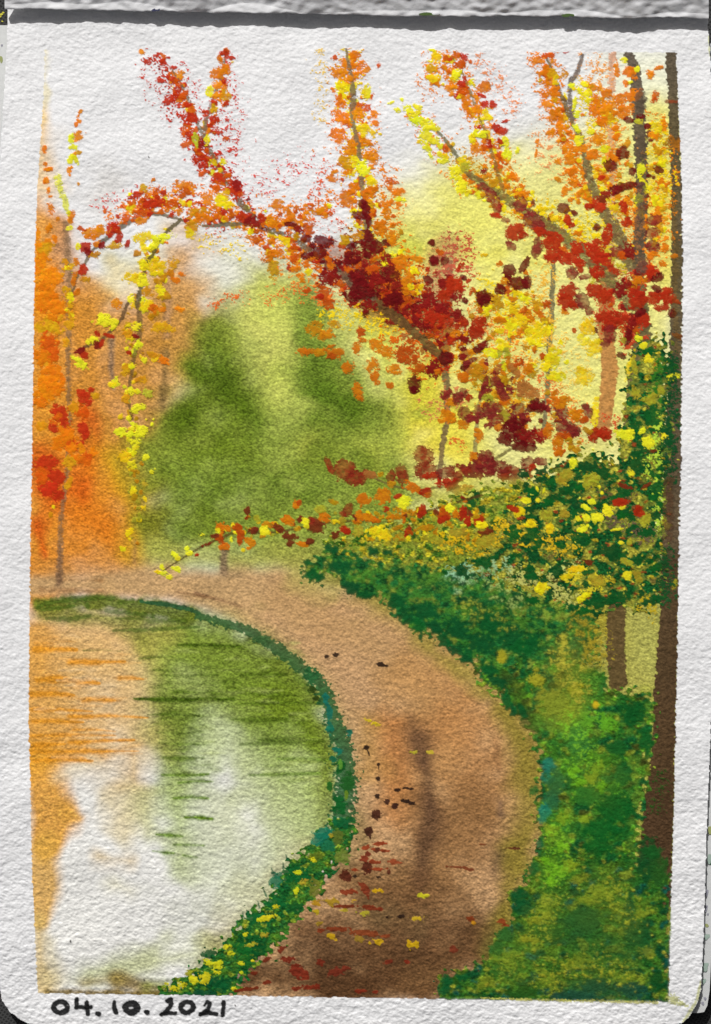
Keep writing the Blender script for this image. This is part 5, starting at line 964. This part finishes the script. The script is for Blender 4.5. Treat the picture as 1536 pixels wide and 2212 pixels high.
# ---- stray paint on the margin
smear = part(page, 'paint_smear', 'wash', 'olive green smear beside the lower right corner of the painting')
stroke([(1450, 2156), (1466, 2166), (1484, 2172)], [12, 9, 5], (176, 178, 100), smear, clip=False, dry=.45, op=.8, sat=.6)
smear = part(page, 'paint_smear', 'wash', 'olive stain along the rounded page corner')
stroke([(1514, 2120), (1506, 2160), (1490, 2186), (1476, 2206)], [2.5, 4, 4, 3], (186, 188, 110), smear, clip=False, dry=.3, op=.7)
smear = part(page, 'paint_smear', 'wash', 'green stain right of the bush')
stroke([(1447, 1960), (1448, 2020)], 3, (120, 140, 50), smear, clip=False, dry=.6, op=.6)
smear = part(page, 'paint_smear', 'wash', 'olive stain under the lower edge of the bush')
stroke([(1040, 2156), (1150, 2160), (1300, 2163), (1420, 2166)], [3, 4, 4, 4], (186, 184, 90), smear, clip=False, dry=.7, op=.8)
smear = part(page, 'paint_smear', 'wash', 'pale yellow stain at the upper right page edge')
stroke([(1532, 80), (1534, 120)], 3, (214, 218, 150), smear, clip=False, dry=.3, op=.7)
for x, y, r in ((152, 2032, 1.6), (321, 338, 1.3), (508, 2171, 1.6), (311, 2115, 1.5)):
    fleck = part(page, 'ink_fleck', 'ink')
    stroke([(x, y), (x + 1, y + 3)], r, (40, 34, 32), fleck, clip=False, op=.9)
# ------------------------------------------------------------------ pigment settles into the grain
gran = np.clip(SAT, 0, 1)[..., None]
depth = (1 - COL.mean(axis=2, keepdims=True) / .8).clip(0, 1)
COL *= 1 + gran * depth * .36 * np.clip(fib * .85 + tooth * .35, -1.7, 1.9)[..., None]
COL *= 1 + .020 * N5[..., None] + .015 * N60[..., None]
COL = np.clip(COL, .003, .9)

# ------------------------------------------------------------------ the relief of the sheet
D = .45                                                        # camera height above the top of the sheet
yy = gy[:, None] + 0 * gx[None, :]; xx = gx[None, :] + 0 * gy[:, None]
def bow(x, y):
    """the sheet curls gently away towards its foot and its left side, in u"""
    b = np.clip((y - 500) / 1700, 0, 2)
    return -118 * b ** 2 - 10 * np.clip((500 - x) / 500, 0, 2) ** 2 * b
Z = bow(xx, yy) + .29 * tooth * (1 - np.clip(GL, 0, .6)) * (1 + .8 * np.clip((yy - 1300) / 900, 0, 1)) + 1.15 * np.clip(PH, 0, 2.2) + 1.2 * N140
def world(px, py, z):
    """point of the sheet seen at (px, py) from straight above it"""
    k = (D - z * S) / D
    return np.stack([(px - 768) * S * k, (1106 - py) * S * k, z * S], axis=-1)
VERT = world(xx, yy, Z).astype(np.float32)

def srgb_mat(name, rough, colour=None, bump=0.0, bscale=2500, spec=.25):
    m = bpy.data.materials.new(name); m.use_nodes = True
    nt = m.node_tree; b = nt.nodes['Principled BSDF']
    b.inputs['Roughness'].default_value = rough; b.inputs['Specular IOR Level'].default_value = spec
    geo = nt.nodes.new('ShaderNodeNewGeometry')
    n = nt.nodes.new('ShaderNodeTexNoise'); n.inputs['Scale'].default_value = bscale; n.inputs['Detail'].default_value = 3
    nt.links.new(geo.outputs['Position'], n.inputs['Vector'])
    r = nt.nodes.new('ShaderNodeMapRange'); r.inputs['To Min'].default_value = .93; r.inputs['To Max'].default_value = 1.07
    nt.links.new(n.outputs['Fac'], r.inputs['Value'])
    mul = nt.nodes.new('ShaderNodeVectorMath'); mul.operation = 'SCALE'
    nt.links.new(r.outputs['Result'], mul.inputs['Scale'])
    if colour is None:
        at = nt.nodes.new('ShaderNodeAttribute'); at.attribute_name = 'pigment'
        nt.links.new(at.outputs['Color'], mul.inputs[0])
    else:
        mul.inputs[0].default_value = colour
    nt.links.new(mul.outputs['Vector'], b.inputs['Base Color'])
    if bump:
        bp = nt.nodes.new('ShaderNodeBump'); bp.inputs['Strength'].default_value = bump; bp.inputs['Distance'].default_value = 2e-4
        nt.links.new(n.outputs['Fac'], bp.inputs['Height']); nt.links.new(bp.outputs['Normal'], b.inputs['Normal'])
    return m
MAT = dict(paper=srgb_mat('cold_pressed_paper', .95, spec=.05), wash=srgb_mat('watercolour_wash', .95, spec=.03), gouache=srgb_mat('gouache_paint', .78, spec=.07), ink=srgb_mat('marker_ink', .5, spec=.3))

COLL = bpy.context.scene.collection
def mesh(name, verts, quads, mat, cols=None, smooth=False):
    me = bpy.data.meshes.new(name)
    n = len(verts); k = len(quads); c = quads.shape[1]
    me.vertices.add(n); me.vertices.foreach_set('co', np.ascontiguousarray(verts, np.float32).ravel())
    me.loops.add(k * c); me.loops.foreach_set('vertex_index', np.ascontiguousarray(quads, np.int32).ravel())
    me.polygons.add(k); me.polygons.foreach_set('loop_start', np.arange(0, k * c, c, dtype=np.int32))
    me.update(calc_edges=True)
    me.polygons.foreach_set('use_smooth', np.full(k, smooth, dtype=bool))
    if cols is not None:
        at = me.color_attributes.new('pigment', 'FLOAT_COLOR', 'POINT')
        at.data.foreach_set('color', np.concatenate([cols, np.ones((n, 1), np.float32)], 1).astype(np.float32).ravel())
    me.materials.append(mat); me.validate()
    return me

# ------------------------------------------------------------------ cut the relief into its things and parts
VV = np.arange(NY * NX).reshape(NY, NX)
cell = IDM[:-1, :-1].copy()
inpage = PAGEM[:-1, :-1] & PAGEM[1:, :-1] & PAGEM[:-1, 1:] & PAGEM[1:, 1:]
cell[~inpage] = 0
# single stray cells join their neighbour, so that no mesh is dust
for _ in range(1):
    same = np.zeros(cell.shape, np.int8)
    for dj, di in ((0, 1), (0, -1), (1, 0), (-1, 0)): same += (np.roll(cell, (dj, di), (0, 1)) == cell)
    lone = (same == 0) & (cell > 0)
    up = np.roll(cell, 1, 0); cell[lone & (up > 0)] = up[lone & (up > 0)]
flat = cell.ravel(); order = np.argsort(flat, kind='stable'); srt = flat[order]
ids, start = np.unique(srt, return_index=True); stop = np.append(start[1:], len(srt))
Vf = VERT.reshape(-1, 3); Cf = COL.reshape(-1, 3)
GEO = {}
for i, a_, b_ in zip(ids, start, stop):
    if i == 0: continue
    c = order[a_:b_]; j, ii = c // (NX - 1), c % (NX - 1)
    q = np.stack([VV[j, ii], VV[j + 1, ii], VV[j + 1, ii + 1], VV[j, ii + 1]], 1)
    u, inv = np.unique(q, return_inverse=True)
    GEO[int(i)] = (Vf[u], inv.reshape(-1, 4).astype(np.int32), Cf[u])

# the sheet itself also has an underside and cut edges
st = 10
cj = np.arange(0, NY - 1, st); ci = np.arange(0, NX - 1, st)
zb = bow(xx, yy) - 7.0
VB = world(xx, yy, zb).astype(np.float32).reshape(-1, 3)
def backing(mask):
    q = []
    for j in cj[:-1]:
        for i_ in ci[:-1]:
            if mask[j:j + st + 1, i_:i_ + st + 1].all(): q.append((VV[j, i_], VV[j, i_ + st], VV[j + st, i_ + st], VV[j + st, i_]))
    return np.array(q)
def walls(mask):
    m = np.pad(mask, 1); q = []
    core = m[1:-1, 1:-1]
    for dj, di in ((0, 1), (0, -1), (1, 0), (-1, 0)):
        nb = np.roll(m, (-dj, -di), (0, 1))[1:-1, 1:-1]
        j, i_ = np.nonzero(core & ~nb)
        if di == 1: a, b = VV[j + 1, i_ + 1], VV[j, i_ + 1]
        if di == -1: a, b = VV[j, i_], VV[j + 1, i_]
        if dj == 1: a, b = VV[j + 1, i_], VV[j + 1, i_ + 1]
        if dj == -1: a, b = VV[j, i_ + 1], VV[j, i_]
        q.append(np.stack([a, b], 1))
    return np.concatenate(q)
v0, q0, c0 = GEO[sheet]
bq = backing(inpage); wl = walls(inpage)
bu, binv = np.unique(bq, return_inverse=True)
wn = len(wl)
wv = np.concatenate([Vf[wl[:, 0]], Vf[wl[:, 1]], VB[wl[:, 1]], VB[wl[:, 0]]])
wq = np.stack([np.arange(wn), np.arange(wn) + wn, np.arange(wn) + 2 * wn, np.arange(wn) + 3 * wn], 1)
vs = np.concatenate([v0, VB[bu], wv]); n0 = len(v0); n1 = n0 + len(bu)
GEO[sheet] = (vs, np.concatenate([q0, binv.reshape(-1, 4) + n0, wq + n1]), np.concatenate([c0, np.tile(PAPER, (len(vs) - n0, 1))]))

def loc_of(p):
    x, y = p
    return world(np.float32(x), np.float32(y), np.float32(bow(np.float32(x), np.float32(y))))
HAS = set(GEO)
for i in range(len(REG) - 1, 0, -1):                           # a holder counts when any part of it shows
    if i in HAS and REG[i].parent: HAS.add(REG[i].parent)
OBJ = {}
ROOT = {}
def root_of(i):
    while REG[i].parent: i = REG[i].parent
    return i
def finish(o, p):
    if p.label: o['label'] = p.label
    if p.cat: o['category'] = p.cat
    if p.group: o['group'] = p.group
    if p.kind: o['kind'] = p.kind
for i in range(1, len(REG)):
    if i not in HAS: print('unseen', REG[i].name, REG[i].label); continue
    p = REG[i]; r = root_of(i)
    if p.parent == 0:
        if p.base is None: ROOT[i] = np.zeros(3)
        else: ROOT[i] = np.array(loc_of(p.base), float)
    if i in GEO:
        v, q, c = GEO[i]
        o = bpy.data.objects.new(p.name, mesh(p.name, v - ROOT[r].astype(np.float32), q, MAT[p.mat or 'gouache'], c))
    else:
        o = bpy.data.objects.new(p.name, None); o.empty_display_size = .005
    COLL.objects.link(o)
    if p.parent == 0:
        o.location = ROOT[i]
        finish(o, p)
    else:
        o.parent = OBJ[p.parent]
        if p.label: o['label'] = p.label
    OBJ[i] = o

# ------------------------------------------------------------------ the rest of the sketchbook and the table
def simple(name, mat, verts, faces, parent=None, loc=(0, 0, 0), smooth=False, cols=None):
    me = bpy.data.meshes.new(name); me.from_pydata([tuple(map(float, v)) for v in verts], [], faces); me.materials.append(mat)
    if smooth: me.polygons.foreach_set('use_smooth', [True] * len(me.polygons))
    o = bpy.data.objects.new(name, me); o.location = loc; COLL.objects.link(o)
    if parent: o.parent = parent
    return o
def slab(outline, ztop, thick, ox, oy):
    """extruded outline, curled like the page above it"""
    n = len(outline)
    top = [world(np.float32(x), np.float32(y), np.float32(ztop(x, y))) for x, y in outline]
    bot = [world(np.float32(x), np.float32(y), np.float32(ztop(x, y) - thick)) for x, y in outline]
    o = np.array((ox, oy, 0.0))
    return [v - o for v in top + bot], [tuple(range(n))[::-1], tuple(range(n, 2 * n))] + [(k, (k + 1) % n, n + (k + 1) % n, n + k) for k in range(n)]
def W(x, y, z): return world(np.float32(x), np.float32(y), np.float32(z))

plain = srgb_mat('smooth_sketchbook_paper', .7, (.62, .63, .62), .25, 900)
tooth_m = srgb_mat('facing_page_paper', .95, (.72, .72, .73), .35, 1400, .05)
cloth = srgb_mat('dark_cover_cloth', .85, (.016, .016, .018), .6, 1800)
table_m = srgb_mat('dark_grey_table', .8, (.05, .05, .055), .4, 500)
nt = cloth.node_tree                                           # a woven cover: two crossed sets of threads
geo = nt.nodes.new('ShaderNodeNewGeometry'); b = nt.nodes['Principled BSDF']
hs = []
for ax, a_ in ((0, .6), (1, .6)):
    wv_ = nt.nodes.new('ShaderNodeTexWave'); wv_.inputs['Scale'].default_value = 420; wv_.inputs['Distortion'].default_value = 1.2
    mp = nt.nodes.new('ShaderNodeMapping'); mp.inputs['Rotation'].default_value = (0, 0, a_ + ax * math.pi / 2)
    nt.links.new(geo.outputs['Position'], mp.inputs['Vector']); nt.links.new(mp.outputs['Vector'], wv_.inputs['Vector']); hs.append(wv_)
mx = nt.nodes.new('ShaderNodeMath'); mx.operation = 'MAXIMUM'
nt.links.new(hs[0].outputs['Fac'], mx.inputs[0]); nt.links.new(hs[1].outputs['Fac'], mx.inputs[1])
bp = nt.nodes.new('ShaderNodeBump'); bp.inputs['Distance'].default_value = 2e-4; bp.inputs['Strength'].default_value = .6
nt.links.new(mx.outputs['Value'], bp.inputs['Height']); nt.links.new(bp.outputs['Normal'], b.inputs['Normal'])
mxc = nt.nodes.new('ShaderNodeMapRange'); mxc.inputs['To Min'].default_value = .015; mxc.inputs['To Max'].default_value = .05
nt.links.new(mx.outputs['Value'], mxc.inputs['Value']); nt.links.new(mxc.outputs['Result'], b.inputs['Base Color'])

def blot(name, mat, x, y, rx, ry, z, parent, seed, lift=.4, ang=0):
    r = random.Random(seed); n = 18; o = np.array(parent.location) if parent else np.zeros(3)
    vs = [W(x, y, z + lift * 1.4) - o]; ph = [r.uniform(0, 6.28) for _ in range(3)]
    for k in range(n):
        t = 2 * math.pi * k / n; q = 1 + .16 * math.sin(2 * t + ph[0]) + .10 * math.sin(3 * t + ph[1]) + .06 * math.sin(5 * t + ph[2])
        u, v = rx * q * math.cos(t), ry * q * math.sin(t)
        vs.append(W(x + u * math.cos(ang) - v * math.sin(ang), y + u * math.sin(ang) + v * math.cos(ang), z + lift) - o)
    for k in range(1, n + 1):
        p = vs[k] * 1.0; p[2] -= lift * 1.6 * S; vs.append(p)
    f = [(0, k + 1, (k + 1) % n + 1)[::-1] for k in range(n)] + [(k + 1, n + k + 1, n + (k + 1) % n + 1, (k + 1) % n + 1)[::-1] for k in range(n)]
    return simple(name, mat, vs, f, parent, smooth=False)
def pm(name, c): return srgb_mat(name, .6, tuple(pig(c).tolist()), .1, 1500)

under_z = lambda x, y: float(bow(np.float32(x), np.float32(y))) - 16
UNDER = [(-60, 54), (700, 60), (1524, 93), (1560, 96), (1556, 600), (1552, 1300), (1545, 1800), (1536, 2080), (1533, 2140), (1528, 2172), (1521, 2186), (1510, 2188), (1400, 2190), (300, 2186), (110, 2150), (60, 2080), (40, 1900), (20, 1500), (-30, 900), (-50, 400)]
def ribbed(outline, n):                                        # more points along long sides, so the slab can curl
    out = []
    for k in range(len(outline)):
        a, c = outline[k], outline[(k + 1) % len(outline)]; m_ = max(1, int(math.dist(a, c) / n))
        out += [(a[0] + (c[0] - a[0]) * t / m_, a[1] + (c[1] - a[1]) * t / m_) for t in range(m_)]
    return out
# the top of the slab is a strip mesh between its left and right edges
def curled(outline, zf, thick, o):
    ys = sorted(set([p[1] for p in outline] + list(range(60, 2190, 60))))
    def span(y):
        xs = []
        for k in range(len(outline)):
            (xa, ya), (xb, yb) = outline[k], outline[(k + 1) % len(outline)]
            if (ya <= y <= yb or yb <= y <= ya) and ya != yb: xs.append(xa + (xb - xa) * (y - ya) / (yb - ya))
            elif ya == yb == y: xs += [xa, xb]
        return min(xs), max(xs)
    vs, f = [], []; m_ = 13
    for y in ys:
        a, c = span(y)
        for k in range(m_): vs.append(W(a + (c - a) * k / (m_ - 1), y, zf(a + (c - a) * k / (m_ - 1), y)) - o)
    n = len(vs)
    vs += [v - np.array((0, 0, thick * S)) for v in vs]
    R_ = len(ys)
    for r in range(R_ - 1):
        for k in range(m_ - 1):
            a = r * m_ + k; f.append((a, a + m_, a + m_ + 1, a + 1)); f.append((n + a, n + a + 1, n + a + m_ + 1, n + a + m_))
        for a, c in ((r * m_, (r + 1) * m_), ((r + 1) * m_ + m_ - 1, r * m_ + m_ - 1)): f.append((a, n + a, n + c, c))
    for k in range(m_ - 1):
        f.append((k, k + 1, n + k + 1, n + k)); a = (R_ - 1) * m_ + k; f.append((a + 1, a, n + a, n + a + 1))
    return vs, f
ul = W(768, 1106, under_z(768, 1106))
under = bpy.data.objects.new('sketchbook_page', None); under.location = ul; under.empty_display_size = .005; COLL.objects.link(under)
under['label'] = 'smooth white page under the painting, showing at the right edge with grey green blots'; under['category'] = 'page'
vs, f = curled(UNDER, under_z, 5, np.array(ul)); simple('paper_sheet', plain, vs, f, under)
bm_ = [pm('dried_green_blot', (150, 168, 156)), pm('dried_grey_blot', (146, 146, 156)), pm('dried_olive_blot', (150, 156, 100)), pm('dried_dark_green_blot', (44, 92, 64))]
for k, (x, y, rx, ry, c) in enumerate(((1526, 1926, 4, 12, 1), (1525, 1960, 4, 10, 1), (1527, 1999, 4, 4, 2), (1527, 2022, 6, 8, 0), (1524, 2084, 7, 15, 0), (1521, 2118, 4, 8, 0), (1523, 2157, 3, 4, 1), (1518, 2167, 3, 5, 1),
                                       (1534, 1790, 5, 12, 2), (1533, 1850, 5, 16, 0), (1534, 1862, 4, 6, 3), (1529, 1975, 2, 3, 1), (2, 128, 4, 8, 2), (4, 98, 2, 3, 1), (1534, 104, 3, 6, 1))):
    blot('paint_blot', bm_[c], x, y, rx, ry, under_z(x, y), under, 60 + k)

# the closed pages below, down to the cover
bl = W(768, 1106, -100)
vs, f = curled([(x + (10 if x < 700 else -12), y + (6 if y < 900 else -12)) for x, y in UNDER], lambda x, y: under_z(x, y) - 7, 5, np.array(bl))
half = len(vs) // 2; vs = vs[:half] + [np.array((v[0], v[1], -165 * S - bl[2])) for v in vs[:half]]
blk_ = simple('page_block', plain, vs, f, loc=bl)
blk_['label'] = 'block of unused pages between the painted page and the black cover'; blk_['category'] = 'pages'

# the page on the other side of the fold: it rises away from the gutter
FE = [(10, 20), (250, 23), (500, 26), (800, 33), (1200, 36), (1531, 40)]
def fedge(x): return float(np.interp(x, [p[0] for p in FE], [p[1] for p in FE]))
rr = np.random.default_rng(5)
nu = 720; us = np.linspace(10, 1531, nu)
vd = np.concatenate([[0, 1.5, 3, 5], np.arange(7, 70, 2.2), np.arange(74, 420, 14)])
def smooth1(a, k):
    kk = np.exp(-.5 * (np.arange(-3 * k, 3 * k + 1) / k) ** 2); return np.convolve(a, kk / kk.sum(), 'same')
eg = smooth1(rr.standard_normal(nu), 6) * 4.0 + smooth1(rr.standard_normal(nu), 2) * 1.2 + smooth1(rr.standard_normal(nu), 30) * 3
n2 = rr.standard_normal((len(vd), nu))
def sm2(a, ku, kv):
    a = np.apply_along_axis(lambda r_: smooth1(r_, ku), 1, a); return np.apply_along_axis(lambda r_: smooth1(r_, kv), 0, a)
nn = sm2(n2, 3, 2); nn /= nn.std(); nm = sm2(rr.standard_normal((len(vd), nu)), 14, 6); nm /= nm.std()
fo = W(768, 20, 26)
vs = []; lip = smooth1(rr.standard_normal(nu), 16); lip /= lip.std()
for a_, d in enumerate(vd):
    for k, x in enumerate(us):
        y = fedge(x) + eg[k] * math.exp(-d / 12) - d
        fl = 9 + 5 * lip[k]                                      # the torn lip lies flat, then the page lifts
        z = 24.5 + .44 * max(0, d - fl) - 2.2 * math.exp(-d / 2.5) + .8 * nn[a_, k] + .35 * nm[a_, k]
        vs.append(W(x, y, z) - fo)
nv = len(vs); m_ = len(vd)
f = [(a_ * nu + k, a_ * nu + k + 1, (a_ + 1) * nu + k + 1, (a_ + 1) * nu + k) for a_ in range(m_ - 1) for k in range(nu - 1)]
base = vs[:nu]
for k, x in enumerate(us): vs.append(W(x, fedge(x) + eg[k] * .6 - 1, 15.5 + .5 * eg[k] * .2) - fo)      # torn lower lip of the edge
for k, x in enumerate(us): vs.append(W(x, fedge(x) - 420, 190) - fo)
f += [(k + 1, k, nv + k, nv + k + 1) for k in range(nu - 1)] + [(nv + k + 1, nv + k, nv + nu + k, nv + nu + k + 1) for k in range(nu - 1)]
facing = simple('facing_page', tooth_m, vs, f, loc=fo)
facing['label'] = 'torn lower edge of the white facing page above the dark gutter'; facing['category'] = 'page'
sm_ = [pm('green_smear_paint', (70, 92, 40)), pm('blue_black_smear_paint', (52, 54, 84))]
for k, (x, y, rx, ry, c) in enumerate(((925, 31, 18, 4, 0), (940, 28, 9, 3, 0), (1224, 35, 10, 4, 0), (1236, 32, 5, 2.5, 0), (335, 26, 8, 3, 1), (342, 23, 4, 2, 1))):
    blot('paint_smear', sm_[c], x, fedge(x) - 3 + (y - fedge(x)) * .2, rx, ry, 25.0, facing, 90 + k, .35)

# cover board and table
co = W(768, 1106, -178)
cov = simple('sketchbook_cover', cloth, [W(x, y, z) - co for z in (-166, -190) for x, y in ((-260, -420), (1800, -420), (1800, 2360), (-260, 2360))], [(3, 2, 1, 0), (4, 5, 6, 7), (0, 1, 5, 4), (1, 2, 6, 5), (2, 3, 7, 6), (3, 0, 4, 7)], loc=co)
cov['label'] = 'black cloth cover of the sketchbook showing at the bottom corners'; cov['category'] = 'book cover'
sp = pm('dried_yellow_speck', (196, 190, 60))
for k, (x, y, r) in enumerate(((3, 31, 3.5), (7, 27, 2.5), (1, 36, 2), (5, 46, 2))): blot('paint_speck', sp, x, y, r, r * .7, -166, cov, 120 + k, .5)
tz = -.0195
tb = simple('table', table_m, [(-.8, -.8, tz), (.8, -.8, tz), (.8, .8, tz), (-.8, .8, tz)], [(0, 1, 2, 3)])
tb['kind'] = 'structure'; tb['label'] = 'dark grey table under the sketchbook'; tb['category'] = 'table'
SKY, SUN, EXPO = .042, 4.2, -0.20
# ------------------------------------------------------------------ daylight and camera
sc = bpy.context.scene
EL, AZ = math.radians(42), math.radians(-18)                   # sun above the head of the page, a little from the left
wd = bpy.data.worlds.new('World'); sc.world = wd; wd.use_nodes = True
bg = wd.node_tree.nodes['Background']
sk = wd.node_tree.nodes.new('ShaderNodeTexSky'); sk.sky_type = 'NISHITA'; sk.sun_disc = False
sk.sun_elevation = EL; sk.sun_rotation = AZ
sk.dust_density = 6; sk.ozone_density = 0; sk.air_density = .7
hs_ = wd.node_tree.nodes.new('ShaderNodeHueSaturation'); hs_.inputs['Saturation'].default_value = .35   # hazy white sky
wd.node_tree.links.new(sk.outputs['Color'], hs_.inputs['Color']); wd.node_tree.links.new(hs_.outputs['Color'], bg.inputs['Color']); bg.inputs['Strength'].default_value = SKY
sd = bpy.data.lights.new('sun', 'SUN'); sd.energy = SUN; sd.angle = math.radians(.5); sd.color = (1, .985, .965)
so = bpy.data.objects.new('sun', sd); COLL.objects.link(so)
from mathutils import Vector
d = Vector((math.sin(AZ) * math.cos(EL), math.cos(AZ) * math.cos(EL), math.sin(EL)))
so.rotation_euler = d.to_track_quat('Z', 'Y').to_euler(); so.location = d
cd = bpy.data.cameras.new('camera'); cam = bpy.data.objects.new('camera', cd); COLL.objects.link(cam)
cam.location = (0, 0, D); cam.rotation_euler = (0, 0, 0)
cd.sensor_fit = 'VERTICAL'; cd.sensor_height = 24; cd.lens = 24 * D / (2212 * S)
cd.clip_start = .01; cd.clip_end = 50
sc.camera = cam
sc.view_settings.view_transform = 'Standard'; sc.view_settings.look = 'None'
sc.view_settings.exposure = EXPO; sc.view_settings.gamma = 1
